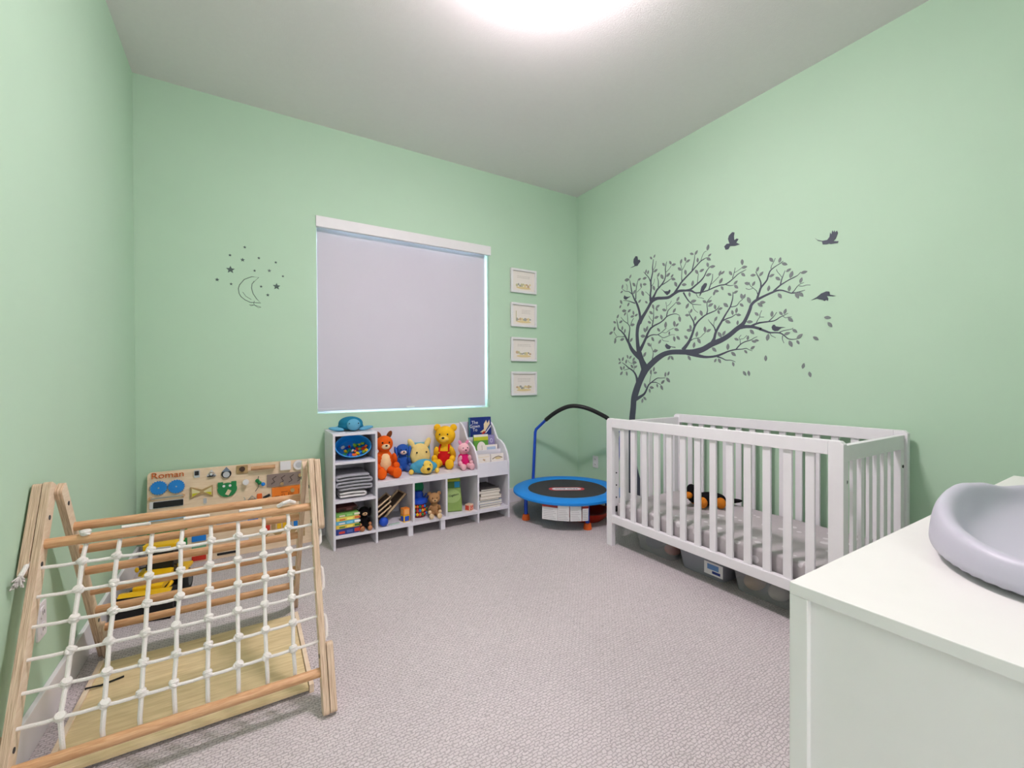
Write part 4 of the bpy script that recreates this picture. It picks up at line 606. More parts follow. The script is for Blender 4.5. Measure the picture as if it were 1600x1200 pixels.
for s in (-1, 1): B().prism([(.05, .13), (.16, .13), (.15, .148), (.06, .148)], 'x', *sorted((s * .06, s * .106))).build('fender', yel_m, t, .003)
B().box(-.056, .056, .022, .13, .12, .27).build('cab', black_m, t, .008)
for s in (-1, 1): B().cyl((s * .056, .018, .15), (s * .05, .03, .27), .006, n=8).build('cab_pillar', black_m, t)
B().box(-.072, .072, .012, .142, .27, .298).build('roof', yel_m, t, .006)
B().box(-.05, .05, .004, .012, .277, .285).build('roof_light', M('pale_grey'), t)
for s in (-1, 1): B().cyl((s * .062, -.02, .11), (s * .055, -.15, .07), .010).build('lift_arm', yel_m, t)
B().prism([(-.20, .002), (-.16, .008), (-.148, .06), (-.155, .118), (-.175, .12), (-.166, .06), (-.176, .02), (-.20, .010)], 'x', -.12, .115).build('blade', M('matt_black'), t)
B().prism([(-.178, .12), (-.152, .118), (-.135, .13), (-.16, .134)], 'x', -.1, .105).build('blade_trim', yel_m, t, .002)
for s in (-1, 1): B().ell((s * .09, -.0, .185), (.009, .006, .014), n=10).build('mirror', yel_m, t, smooth=True); B().cyl((s * .09, 0, .185), (s * .054, .03, .185), .003, n=6).build('mirror_arm', black_m, t)

# ------------------------------------------------------------------ bench bookshelf
SX0, SX1, SYF, SYB = .490, 1.872, 3.102, 3.462
t = thing('toy_bench_shelf', 'white toy storage bench with a cubby tower and curved book rack under the window', 'shelf unit', (1.18, 3.28, 0))
PT = .015
def sb(name, x0, x1, y0, y1, z0, z1, bev=.0015): return B().box(x0, x1, y0, y1, z0, z1).build(name, shelf_m, t, bev, world=True)
sb('side_panel', SX0, SX0 + PT, SYF, SYB, 0, .772); sb('side_panel', .770, .770 + PT, SYF, SYB, 0, .772)
sb('top_panel', SX0, .785, SYF, SYB, .772, .787)
for z in (.076, .314, .577): sb('shelf_board', SX0 + PT, .770, SYF + .002, SYB - .006, z, z + .018)
sb('back_panel', SX0 + PT, .770, SYB - .006, SYB, .076, .772)
sb('seat_board', .785, 1.573, SYF, SYB - .014, .413, .431); sb('apron', .785, 1.573, SYF, SYF + .015, .388, .413)
sb('base_board', .785, 1.573, SYF, SYB - .014, .076, .100)
sb('backrest', .785, 1.573, SYB - .014, SYB, .076, .777)
for x in (1.039, 1.299):
    sb('divider', x, x + PT, SYF, SYB - .014, .1, .413 if False else .388)
for x in (1.008, 1.262):
    for y in (SYF + .01, SYB - .06): sb('foot', x, x + .036, y, y + .036, 0, .076)
prof = [(SYF, 0), (SYF, .464), (SYF + .012, .51), (SYF + .03, .548), (SYF + .075, .603), (SYF + .135, .633), (SYF + .182, .641), (SYF + .215, .676), (SYF + .25, .73), (SYF + .295, .768), (SYB - .02, .785), (SYB, .787), (SYB, 0)]
for x in (1.573, SX1 - PT): B().prism(prof, 'x', x, x + PT).build('side_panel', shelf_m, t, .0015, world=True)
RX0, RX1 = 1.588, SX1 - PT
sb('base_board', RX0, RX1, SYF + .002, SYB - .006, .076, .1); sb('back_panel', RX0, RX1, SYB - .006, SYB, .076, .785)
sb('pocket_front', RX0, RX1, SYF + .004, SYF + .016, .362, .478)
sb('pocket_floor', RX0, RX1, SYF + .016, SYB - .006, .362, .374)
sb('pocket_front', RX0, RX1, SYF + .125, SYF + .135, .374, .56)
sb('pocket_floor', RX0, RX1, SYF + .135, SYB - .006, .45, .46)
sb('pocket_front', RX0, RX1, SYF + .24, SYF + .25, .46, .66)
sb('pocket_floor', RX0, RX1, SYF + .25, SYB - .006, .55, .56)

# ------------------------------------------------------------------ books in the rack
def book(label, x0, x1, y, z0, h, m, th=.012, tilt=-.12, group='books in the rack', spine=None, name='book'):
    b = thing(name, label, 'book', ((x0 + x1) / 2, y, z0 + th * abs(math.sin(tilt)) + .0004), 0, group); b.rotation_euler = (tilt, 0, 0); w = (x1 - x0) / 2
    B().box(-w, w, 0, .0015, 0, h).box(-w, w, th - .0015, th, 0, h).build('cover', m, b)
    B().box(-w + .002, w - .003, .0016, th - .0016, .003, h - .003).build('pages', M('book_pages', (238, 232, 220), .8), b)
    B().box(-w - .0015, -w, 0, th, 0, h).build('spine', spine or m, b)
    return b, w
navy = M('navy_cover', (28, 50, 128), .4)
b, w = book('navy blue picture book with white title lettering, highest in the book rack', 1.645, 1.85, 3.37, .561, .262, navy, .03, -.06, spine=M('teal_cover', (72, 150, 168), .4))
text('title', 'The\nGown\nTo', .04, white_m, b, (-.058, -.0012, .185), (PI / 2, 0, 0), .0004)
cov = B(); cov.prism([(-.01, .13), (.03, .155), (.03, .2), (.055, .235), (.065, .205), (.085, .235), (.09, .2), (.06, .16), (.035, .125)], 'y', -.0014, 0); cov.build('cover_art', M('cover_cream', (236, 214, 176), .5), b)
B().prism([(.005, .12), (.03, .14), (.045, .13), (.02, .11)], 'y', -.002, -.0014).build('cover_art', red_m, b)
B().prism([(.04, .12), (.05, .12), (.1, .175), (.1, .19)], 'y', -.002, 0).build('cover_art', white_m, b)
b, w = book('green and yellow picture book with a big white shape on its cover', 1.63, 1.765, 3.262, .461, .225, M('grass_cover', (96, 160, 62), .45), .012, -.10)
B().box(-w, w, -.0012, 0, .175, .205).build('cover_band', M('lime_cover', (196, 200, 50), .5), b); B().box(-w, w, -.0014, 0, .205, .225).build('cover_band', paper_m, b)
B().ell((0, -.0004, .11), (.042, .001, .055), n=16).build('cover_art', paper_m, b, smooth=True); B().ell((.03, -.0004, .06), (.035, .0012, .03), n=14).build('cover_art', M('cover_greypink', (222, 208, 206), .5), b, smooth=True)
b, w = book('slim lilac book beside the green picture book', 1.77, 1.835, 3.275, .461, .215, M('lilac_cover', (148, 138, 186), .45), .01, -.10)
B().tube([(.012 * math.cos(a), -.001, .165 + .016 * math.sin(a)) for a in [k * PI / 8 for k in range(16)]], .003, 5, True).build('cover_art', M('pale_lilac', (214, 212, 236), .5), b)
b, w = book('white board book with a pale blue panel in the rack middle', 1.70, 1.845, 3.246, .461, .135, paper_m, .008, -.12)
B().box(-.03, .055, -.001, 0, .09, .118).build('cover_art', M('pale_blue_print', (176, 196, 220), .6), b)
b, w = book('cream board book with small orange mark in the lowest rack pocket', 1.60, 1.715, 3.135, .3745, .165, paper_m, .010, -.14)
B().rbox((.0, -.001, .118), (.02, .001, .012), (0, .5, 0)).build('cover_art', M('wash_tan'), b); B().box(-.05, .05, -.001, 0, .14, .143).build('cover_art', art[1], b)
b, w = book('cream board book with a brown branch drawing in the lowest rack pocket', 1.725, 1.845, 3.135, .3745, .16, paper_m, .010, -.14)
B().tube([(-.05, -.0005, .118), (-.02, -.0005, .132), (.01, -.0005, .138), (.045, -.0005, .125)], .003, 5).build('cover_art', M('branch_brown', (120, 96, 66), .7), b); B().ell((.005, -.0004, .122), (.03, .0008, .009), n=12).build('cover_art', art[1], b, smooth=True)
# stack of books under the rack
z = .1002; rb = random.Random(5)
for k, (hh, c, w, lb) in enumerate(((.016, (214, 210, 204), .2, 'pale grey cover at the bottom'), (.02, (44, 52, 84), .215, 'dark navy cover'), (.022, (196, 206, 226), .215, 'pale blue cover'), (.014, (40, 40, 44), .19, 'thin black cover'), (.024, (218, 206, 188), .2, 'cream cover'), (.026, (170, 158, 140), .175, 'tan cover'), (.02, (206, 200, 190), .2, 'light beige cover'), (.014, (92, 88, 86), .17, 'dark grey cover on top'))):
    b = thing('stacked_book', 'book with %s in the flat stack under the rack' % lb, 'book', (1.70 + rb.uniform(-.004, .012), 3.25, z), rb.uniform(-.06, .02), 'flat stack of books'); m = M('stack_cover_%d' % k, c, .5)
    B().box(-w / 2, w / 2, -.12, .12, 0, .0018).box(-w / 2, w / 2, -.12, .12, hh - .0018, hh - .0002).box(-w / 2, -w / 2 + .002, -.12, .12, .0018, hh - .0018).build('cover', m, b)
    B().box(-w / 2 + .002, w / 2 - .004, -.117, .117, .0019, hh - .0019).build('pages', M('book_pages'), b); z += hh
# puzzle boxes in the tower
z = .0945; cols = [((40, 60, 130), (214, 66, 50)), ((232, 200, 80), (70, 130, 60)), ((96, 176, 206), (240, 240, 236)), ((238, 214, 96), (220, 110, 60)), ((120, 176, 90), (240, 230, 210)), ((96, 44, 44), (60, 40, 40))]
nm = ['dark blue and red puzzle box at the bottom of the stack', 'yellow and green puzzle box second from the bottom of the stack', 'light blue and white puzzle box in the stack', 'golden yellow and orange puzzle box in the stack', 'green and cream puzzle box in the stack', 'dark maroon box lying on top of the puzzle stack']
for k, (a, c) in enumerate(cols):
    hh = (.042, .026, .026, .026, .024, .03)[k]; w = (.152, .15, .152, .148, .146, .138)[k]
    b = thing('puzzle_box', nm[k], 'box', (.505 + .0805, 3.125 + .1 + (.05 if k == 5 else 0), z), (-.01, .02, 0, .03, -.01, .1)[k] * .5, 'puzzle boxes in the tower')
    B().box(-w / 2, w / 2, -.1, .1, 0, hh - .0004).build('carton', M('carton_%d' % k, a, .5), b, .001)
    for q in range(3):
        x = -w / 2 + .02 + q * w / 3; B().box(x, x + w / 3 - .012, -.1012, -.1, hh * .2, hh * (.55 + .12 * q)).build('printed_patch', M('print_%d_%d' % (k, q % 2), c if q % 2 == 0 else tuple(min(255, v + 40) for v in a), .5), b)
    z += hh

# ------------------------------------------------------------------ folded blankets
def strip(b, P, y0, y1, th, rnd, ny=7):
    n = len(P); V = Vector; rows = []
    for i, p in enumerate(P):
        a, c = V(P[max(i - 1, 0)]), V(P[min(i + 1, n - 1)]); d = (c - a); d.normalize(); e = V((-d.y, d.x)) * th / 2
        top, bot = [], []
        for j in range(ny):
            y = y0 + (y1 - y0) * j / (ny - 1); wob = rnd.uniform(-.0015, .0015)
            top.append(b.bm.verts.new((p[0] + e.x + wob, y, p[1] + e.y + wob))); bot.append(b.bm.verts.new((p[0] - e.x + wob, y, p[1] - e.y + wob)))
        rows.append((top, bot))
    for (t0, b0), (t1, b1) in zip(rows, rows[1:]):
        for j in range(ny - 1):
            b.bm.faces.new((t0[j], t0[j + 1], t1[j + 1], t1[j])); b.bm.faces.new((b0[j + 1], b0[j], b1[j], b1[j + 1]))
        b.bm.faces.new((t0[0], t1[0], b1[0], b0[0])); b.bm.faces.new((t0[-1], b0[-1], b1[-1], t1[-1]))
    for t0, b0 in (rows[0], rows[-1]): 
        for j in range(ny - 1): b.bm.faces.new((t0[j], b0[j], b0[j + 1], t0[j + 1]))
def fold(x0, x1, z0, step, layers, sag=0.):
    P = []
    for k in range(layers):
        z = z0 + step * k; xs = (x0, x1) if k % 2 == 0 else (x1, x0)
        for q in range(7):
            u = q / 6; x = xs[0] + (xs[1] - xs[0]) * u; P.append((x, z + sag * math.sin(u * PI)))
        if k < layers - 1:
            s = 1 if k % 2 == 0 else -1
            for a in (-60, -30, 0, 30, 60): P.append((xs[1] + s * step / 2 * math.cos(math.radians(a)), z + step / 2 + step / 2 * math.sin(math.radians(a))))
    return P
rnd = random.Random(11)
b = B(); strip(b, fold(.535, .70, .3485, .0215, 2, .003), 3.125, 3.40, .017, rnd)
o = b.build('white_blanket', M('white_fleece', (236, 234, 234), .95, .03, 60, .5, 300), None, smooth=True); o.modifiers.new('s', 'SUBSURF').render_levels = 1
tag(o, 'white fleece blanket folded flat under the grey blanket in the tower', 'blanket')
b = B(); strip(b, fold(.528, .74, .3965, .0225, 5, .004), 3.12, 3.41, .019, rnd)
o = b.build('grey_blanket', M('grey_quilt', (172, 172, 180), .95, .08, 40, .5, 300), None, smooth=True); o.modifiers.new('s', 'SUBSURF').render_levels = 1
tag(o, 'thick grey blanket folded in layers on the middle tower shelf', 'blanket')

# ------------------------------------------------------------------ blue tub with toys
t = thing('toy_tub', 'bright blue oval plastic tub tipped forward on the upper tower shelf', 'tub', (.6375, 3.245, .6565))
t.rotation_euler = (1.1, 0, 0)
B().lathe([(0, 0), (.78, 0), (.9, .012), (.97, .06), (1.0, .07), (1.03, .07), (1.03, .075), (.985, .075), (.945, .062), (.86, .018), (.76, .005), (0, .005)], (0, 0, 0), 40, .119, .080).build('tub_shell', M('tub_blue', (24, 140, 226), .3), t, smooth=True)
B().tube([(.1205 * math.cos(a), .0815 * math.sin(a), .074) for a in [2 * PI * k / 40 for k in range(40)]], .0035, 8, True).build('rim', M('tub_rim', (66, 168, 240), .3), t, smooth=True)
bpy.context.view_layer.update(); mw = t.matrix_world.copy()
cs = [red_m, yel_m, orange_m, green_m, white_m, sky_m, blue_m, M('lime_block', (150, 190, 60), .4)]; nmz = ['red', 'yellow', 'orange', 'green', 'white', 'light blue', 'dark blue', 'lime green']
rt = random.Random(21)
for k in range(26):
    row = k // 9; u = (k % 9) / 8
    p = mw @ Vector((-.055 + .14 * u + rt.uniform(-.006, .006) - .0 * row, -.058 + .034 * row + .05 * max(0, u - .55) + rt.uniform(-.006, .006), .022 + .012 * (2 - row) + rt.uniform(0, .012)))
    s = rt.uniform(.013, .02); b = B().rbox((0, 0, 0), (s * 1.3, s, s * .8))
    for q in (-.3, .3): b.cyl((q * s, 0, s * .4), (q * s, 0, s * .55), s * .22, n=10)
    c = rt.randrange(8); o = b.build('toy_brick', cs[c]); o.location = p; o.rotation_euler = (rt.uniform(-1, 1), rt.uniform(-1, 1), rt.uniform(0, 3))
    tag(o, 'small %s studded toy brick lying in the tipped blue tub' % nmz[c], 'toy brick', '%s toy bricks in the blue tub' % nmz[c])

# ------------------------------------------------------------------ soft toys
def plush(name, rgb): return M(name, rgb, .95, .08, 60, .6, 400, spec=.1)
eye_m = M('eye_black', (16, 16, 18), .2)
def teddy(name, label, loc, rotz, h, body, muzzle=None, feet=None, belly=None, ear=None, ears='round', group='soft toys', lean=0., head=1., arms=1., legs=1., suit=None, straps=False, cat='soft toy'):
    t = thing(name, label, cat, loc, rotz, group); t.rotation_euler = (lean, 0, rotz); H = h
    def E(l): return [tuple([tuple(v * H for v in e[0]), tuple(v * H for v in e[1])] + ([e[2]] if len(e) > 2 else [])) for e in l]
    hd = head; hz = .56 + .2 * hd
    L = [((0, 0, .30), (.21, .19, .29)), ((0, -.02, hz), (.25 * hd, .22 * hd, .235 * hd))]
    for s in (-1, 1):
        L += [((s * .14, -.26 * legs, .11), (.10, .26 * legs, .10), (0, 0, s * .12)), ((s * .20, -.13, .36), (.07, .085, .19 * arms), (.55, s * -.2, 0))]
    blob('body', E(L), body, t, H * .022)
    for s in (-1, 1):
        b = B()
        if ears == 'round': b.ell((s * .2 * hd * H, .0, (hz + .19 * hd) * H), (.085 * hd * H, .045 * hd * H, .09 * hd * H))
        elif ears == 'floppy': b.ell((s * .25 * hd * H, -.04 * H, (hz - .04) * H), (.06 * hd * H, .10 * hd * H, .21 * hd * H), (0, s * .2, 0))
        elif ears == 'point': b.ell((s * .15 * hd * H, .0, (hz + .24 * hd) * H), (.07 * hd * H, .04 * hd * H, .13 * hd * H), (0, s * .5, 0))
        b.build('ear', ear or body, t, smooth=True)
        f = B().ell((s * .165 * H, -.49 * H * legs, .121 * H), (.105 * H, .06 * H, .12 * H)).build('foot', feet or body, t, smooth=True)
        B().ell((s * .095 * hd * H, -.222 * hd * H, (hz + .05 * hd) * H), .021 * H, n=10).build('eye', eye_m, t, smooth=True)
        B().ell((s * .215 * H, -.255 * H, .235 * H), (.075 * H, .075 * H, .085 * H)).build('paw', feet or body, t, smooth=True)
    B().ell((0, -.2 * hd * H, (hz - .06 * hd) * H), (.12 * hd * H, .09 * hd * H, .085 * hd * H)).build('muzzle', muzzle or body, t, smooth=True)
    B().ell((0, -.29 * hd * H, (hz - .03 * hd) * H), (.035 * hd * H, .02 * H, .025 * hd * H), n=12).build('nose', eye_m, t, smooth=True)
    if belly: B().ell((0, -.06 * H, .3 * H), (.165 * H, .145 * H, .24 * H)).build('belly', belly, t, smooth=True)
    if suit:
        b = B(); b.lathe([(.10, .04), (.20, .1), (.232, .22), (.236, .34), (.20, .40)] if straps else [(.10, .04), (.20, .1), (.232, .22), (.232, .34), (.19, .48), (.12, .55)], n=28, sx=H, sy=.93 * H)
        for v in b.bm.verts: v.co.z *= H
        b.build('suit', suit, t, smooth=True)
        if straps:
            for s in (-1, 1): B().tube([(s * .12 * H, -.19 * H, .36 * H), (s * .115 * H, -.165 * H, .48 * H), (s * .09 * H, -.06 * H, .58 * H), (s * .08 * H, .08 * H, .56 * H)], .022 * H, 8).build('strap', suit, t, smooth=True)
            for s in (-1, 1): B().ell((s * .12 * H, -.215 * H, .37 * H), (.022 * H, .01 * H, .022 * H), n=10).build('button', yel_m, t, smooth=True)
    return t
cream = plush('cream_plush', (240, 214, 158)); tan = plush('tan_plush', (176, 134, 92)); yelp = plush('yellow_plush', (246, 190, 42))
teddy('plush_teddy', 'small tan teddy bear with cream paws sitting in the middle cubby', (1.232, 3.172, .1005), -.25, .18, tan, plush('light_tan_plush', (204, 166, 120)), plush('cream_paw', (236, 208, 168)), head=1.02)
orp = plush('orange_plush', (236, 98, 28))
teddy('plush_cat', 'orange plush cat with cream belly slumped beside the cubby tower on the bench', (.886, 3.31, .4325), -.02, .33, orp, plush('cream_muzzle', (240, 210, 164)), orp, plush('belly_cream', (246, 214, 162)), plush('brown_ear', (120, 66, 40)), 'point', head=.8)
teddy('plush_donkey', 'blue plush floppy-eared animal with pale muzzle sitting on the bench', (1.047, 3.372, .4325), -.1, .22, plush('blue_plush', (48, 92, 176)), plush('blush_muzzle', (226, 200, 190)), plush('blue_grey_plush', (72, 104, 170)), None, plush('blue_ear', (62, 108, 196)), 'floppy', head=.95, legs=.55)
t = thing('plush_cushion', 'pale yellow bear-eared cushion on a light blue blanket propped against the bench back', 'cushion', (1.196, 3.362, .4405), 0); t.rotation_euler = (-.18, 0, 0)
py = plush('pale_yellow_plush', (244, 216, 140))
blob('pad', [((0, 0, .102), (.085, .036, .1))], py, t, .006)
for s in (-1, 1): B().ell((s * .068, 0, .2), (.024, .018, .045), (0, s * .5, 0)).build('ear', py, t, smooth=True)
for s in (-1, 1): B().ell((s * .04, -.039, .125), .007, n=10).build('eye', eye_m, t, smooth=True)
B().prism(rrect(-.1, .1, 0, .21, .03), 'y', .03, .045).build('backing', plush('aqua_fleece', (136, 198, 214)), t, .006, True)
t = thing('plush_pillow_pet', 'light blue and yellow plush pillow animal lying face forward on the bench edge', 'soft toy', (1.16, 3.205, .4325), -.2); t.scale = (.85, .85, .9)
blob('body', [((0, .0, .055), (.125, .075, .055)), ((0, -.02, .075), (.09, .07, .05))], plush('aqua_plush', (84, 170, 204)), t, .006)
blob('face', [((.015, -.05, .06), (.062, .05, .058)), ((.022, -.09, .045), (.04, .03, .034))], plush('butter_plush', (246, 208, 96)), t, .005)
B().ell((.026, -.121, .055), (.016, .008, .012), n=12).build('nose', eye_m, t, smooth=True)
for s in (-1, 1): B().ell((.015 + s * .03, -.092, .085), .005, n=8).build('eye', eye_m, t, smooth=True); B().ell((s * .115, -.045, .025), .022, n=12).build('paw', M('butter_plush'), t, smooth=True)
teddy('plush_bear', 'large yellow teddy bear in red dungarees leaning on the bench back', (1.408, 3.362, .4325), -.6, .34, yelp, plush('light_yellow_plush', (250, 206, 80)), yelp, None, None, 'round', head=1.0, suit=plush('red_knit', (206, 34, 34)), straps=True, legs=.72)
pk = plush('pink_plush', (244, 190, 200))
teddy('plush_pig', 'small pink plush pig in a magenta dress sitting at the bench end', (1.508, 3.224, .4325), -.1, .215, pk, plush('deep_pink_plush', (232, 164, 180)), pk, None, plush('ear_pink', (236, 150, 186)), 'point', head=.9, suit=plush('magenta_knit', (214, 34, 110)))
bk = plush('black_plush', (24, 22, 24)); br = plush('brown_paw', (190, 130, 92))
teddy('plush_dog', 'black plush puppy with brown paws sitting beside the puzzle boxes', (.708, 3.19, .0952), .0, .155, bk, plush('tan_muzzle', (216, 180, 140)), br, None, bk, 'floppy', head=1.0)
# crib toy
t = thing('plush_dachshund', 'black plush dog with orange brown paws lying on the crib mattress', 'soft toy', (2.64, 1.785, .3005), -2.12)
blob('body', [((0, .0, .045), (.055, .11, .045)), ((-.01, -.1, .075), (.05, .045, .06)), ((.0, .15, .03), (.02, .075, .016)), ((0, -.12, .11), (.03, .03, .035))], bk, t, .005)
ob = plush('orange_brown_plush', (206, 124, 40))
for p in ((.068, -.075, .038), (.068, .045, .034), (-.05, -.08, .032), (-.05, .05, .032)): B().ell(p, (.036, .03, .036)).build('paw', ob, t, smooth=True)
B().ell((.02, -.15, .075), (.026, .03, .022)).build('muzzle', ob, t, smooth=True)
for s in (-1, 1): B().ell((s * .045, -.1, .085), (.014, .03, .045)).build('ear', bk, t, smooth=True)
B().ell((.058, .005, .062), (.012, .02, .01)).build('care_label', white_m, t, smooth=True)
# turtle
t = thing('plush_turtle', 'blue plush sea turtle sprawled on top of the cubby tower', 'soft toy', (.643, 3.29, .7875), -.12)
tb = plush('turtle_teal', (36, 124, 158)); tl = plush('turtle_light', (104, 172, 204))
blob('shell', [((0, .02, .05), (.085, .09, .05)), ((0, .02, .03), (.09, .1, .028))], tb, t, .006)
blob('head', [((.012, -.085, .048), (.046, .042, .042))], tl, t, .005)
for s in (-1, 1):
    B().ell((s * .1, -.045, .018), (.055, .03, .014), (0, s * -.12, s * .35)).build('flipper', tl, t, smooth=True)
    B().ell((s * .07, .1, .014), (.03, .04, .011), (0, 0, s * -.5)).build('flipper', tl, t, smooth=True)
    B().ell((.012 + s * .03, -.118, .06), .0045, n=8).build('eye', eye_m, t, smooth=True)

# ------------------------------------------------------------------ things in the cubbies
wd = wood('dark_tray_wood', (96, 78, 62), (128, 106, 84)); wl = wood('pale_tray_edge', (206, 178, 140), (226, 200, 164))
def tray(label, loc, rot, L, w, h):
    t = thing('wooden_tray', label, 'tray', loc, 0, 'wooden trays in the cubby'); t.rotation_euler = rot
    B().box(0, L, 0, w, 0, .004).build('base', wd, t)
    for a in ((0, L, 0, .008), (0, L, w - .008, w), (0, .008, .008, w - .008), (L - .008, L, .008, w - .008)): B().box(*a, .004, h).build('rim', wl, t)
tray('large dark wooden tray with pale rim leaning diagonally in the first cubby', (.834, 3.20, .1035), (0, -.72, .15), .27, .14, .018)
for k in range(3):
    tray('small wooden tray leaning in the first cubby, ' + ['innermost of three', 'middle of three', 'outermost of three'][k], (.800 + .000 * k, 3.135 + .004 * k, .165 + .034 * k), (0, -.62, 0), .115, .12, .012)
def block(name, label, loc, rotz, s, m, m2, letter=None):
    t = thing(name, label, 'toy block', loc, rotz, 'wooden toy blocks'); 
    B().box(-s / 2, s / 2, -s / 2, s / 2, 0, s - .0004).build('cube', m, t, .002)
    B().box(-s * .36, s * .36, -s / 2 - .001, -s / 2, s * .14, s * .86).build('face_panel', m2, t)
    B().box(-s / 2 - .001, -s / 2, -s * .36, s * .36, s * .14, s * .86).build('face_panel', m2, t)
    if letter: text('letter', letter, s * .8, m, t, (0, -s / 2 - .0012, s / 2), (PI / 2, 0, 0), .0004)
block('toy_block', 'yellow block with dark blue faces, lower of the two stacked cubes', (1.0, 3.165, .1002), .25, .05, yel_m, blue_m)
block('toy_block', 'orange block stacked on the blue and yellow cube', (1.0, 3.165, .1502), .2, .05, M('block_orange', (240, 140, 50), .5), M('block_peach', (246, 176, 100), .5))
block('toy_block', 'pale wooden letter cube with red faces beside the green bag', (1.525, 3.16, .1002), .45, .05, M('block_pale', (236, 206, 178), .5), M('block_red', (214, 72, 56), .5), 'G')
o = B().ell((0, 0, .032), .032, n=24).build('blue_ball', blue_m, smooth=True); o.location = (.835, 3.138, .1002); tag(o, 'glossy dark blue ball at the front of the first cubby', 'ball')
o = B().box(-.04, .04, -.012, .012, 0, .006).build('board_strip', M('pale_mint', (186, 206, 196), .6), None, .001); o.location = (.91, 3.14, .1002); o.rotation_euler = (0, 0, .1); tag(o, 'flat pale mint strip lying in front of the wooden trays', 'toy piece')
o = B().ell((0, 0, .075), .075, n=28).build('green_ball', M('ball_green', (24, 150, 96), .5), smooth=True); o.location = (1.14, 3.37, .2190)
tag(o, 'dark green ball pushed to the back of the middle cubby', 'ball')
o = B().box(-.07, .07, -.06, .06, 0, .118).build('storage_carton', M('carton_grey', (120, 120, 128), .7), None, .002); o.location = (1.14, 3.383, .1002); tag(o, 'grey carton at the back of the middle cubby under the green ball', 'box')
t = thing('toy_drum', 'round toy canister of coloured shapes with blue lid and knob in the middle cubby', 'toy', (1.128, 3.232, .1005))
B().lathe([(0, 0), (.048, 0), (.056, .012), (.058, .105), (0, .105)], n=28).build('canister', M('wine_plastic', (134, 36, 44), .25), t, smooth=True)
for k in range(22):
    a = -2.8 + (k % 8) * .36; zz = .026 + (k // 8) * .03; c = [red_m, yel_m, green_m, sky_m, orange_m][(k * 3) % 5]
    B().ell((.056 * math.cos(a), .056 * math.sin(a), zz), (.011, .011, .012), n=10).build('shape_piece', c, t, smooth=True)
B().lathe([(0, .105), (.066, .105), (.069, .112), (.066, .135), (.045, .142), (.034, .15), (.035, .175), (.025, .192), (0, .196)], n=28).build('lid', blue_m, t, smooth=True)
B().tube([(.045 + .0, 0, .14), (.062, 0, .165), (.08, 0, .16), (.078, 0, .135), (.064, 0, .125)], .006, 8).build('lid_handle', blue_m, t, smooth=True)
# green bag
t = thing('green_bag', 'olive green printed bag with dark lettering standing in the third cubby', 'bag', (1.402, 3.21, .1005), -.3)
gb = M('bag_green', (140, 170, 92), .6, .1, 30)
b = B(); strip_pts = [(-.075, .002), (.075, .002), (.072, .10), (.064, .16), (.06, .275), (-.06, .275), (-.066, .16), (-.075, .1)]
b.prism(strip_pts, 'y', -.03, .03); b.build('bag_body', gb, t, .010, True, seg=3)
B().prism([(-.062, .19), (.06, .19), (.058, .262), (-.058, .262)], 'y', -.0312, -.03).build('printed_panel', M('bag_forest', (70, 112, 52), .6), t)
B().prism([(.012, .195), (.054, .195), (.054, .24), (.012, .24)], 'y', -.0318, -.0312).build('printed_panel', M('bag_blue', (36, 140, 186), .6), t)
B().prism([(-.05, .244), (.055, .244), (.055, .262), (-.05, .262)], 'y', -.0318, -.0312).build('printed_panel', M('bag_lime', (168, 178, 44), .6), t)
B().ell((-.005, -.0303, .125), (.066, .002, .055), n=24).build('printed_panel', M('bag_pale', (164, 192, 120), .6), t, smooth=True)
text('lettering', 'Gigaboo', .03, M('bag_ink', (44, 52, 36), .6), t, (.006, -.0330, .135), (PI / 2, -.2, 0), .0005, (.078, .022))

# ------------------------------------------------------------------ trampoline
t = thing('mini_trampoline', 'small round trampoline with bright blue pad and arched handle bar in the corner', 'trampoline', (2.32, 2.90, 0))
B().lathe([(.33, .226), (.345, .236), (.385, .241), (.43, .235), (.456, .222), (.457, .207), (.44, .197), (.34, .214), (.33, .226)], n=64, cap=False).build('edge_pad', M('pad_blue', (24, 136, 224), .5), t, smooth=True)
b = B().lathe([(0, .222), (.335, .222), (.335, .226), (0, .226)], n=48).build('jump_mat', M('mat_black', (58, 57, 60), .85, .06, 90), t)
lg = math.atan2(.853, -.522) ; yawc = math.radians(-31)
def oval(a, c, n=24): return [(a * (1 if math.cos(k) > 0 else -1) * .62 + c * math.cos(k), c * math.sin(k)) for k in [2 * PI * (q + .5) / n for q in range(n)]]
for a, c, z, m, nme in ((.16, .052, .2266, M('badge_red', (196, 62, 72), .6), 'badge'), (.14, .036, .2272, M('badge_white', (226, 220, 230), .6), 'badge')):
    o = B().prism(oval(a, c), 'z', z, z + .0006).build(nme, m, t); o.rotation_euler = (0, 0, yawc); o.location = (-.02, -.02, 0)
text('lettering', 'little tikes', .045, M('badge_ink', (50, 50, 66), .6), t, (-.02, -.02, .2282), (0, 0, yawc), .0003, (.185, .034))
for a in (168, 256, 344, 76):
    a = math.radians(a); x, y = .375 * math.cos(a), .375 * math.sin(a)
    l = B().cyl((x, y, .03), (x, y, .205), .0155).build('leg', blue_m, t, smooth=True)
    B().lathe([(0, 0), (.032, 0), (.033, .008), (.026, .045), (.018, .048), (0, .048)], (x, y, 0), 20).build('rubber_foot', orange_m, l, smooth=True)
O = Vector((2.32, 2.90, 0))
HP = [Vector(p) - O for p in ((2.33, 3.385, .675), (2.358, 3.253, .78), (2.379, 3.165, .843), (2.419, 3.075, .895), (2.448, 3.022, .914), (2.482, 2.973, .919), (2.534, 2.902, .905), (2.597, 2.849, .871), (2.686, 2.786, .809), (2.80, 2.74, .69))]
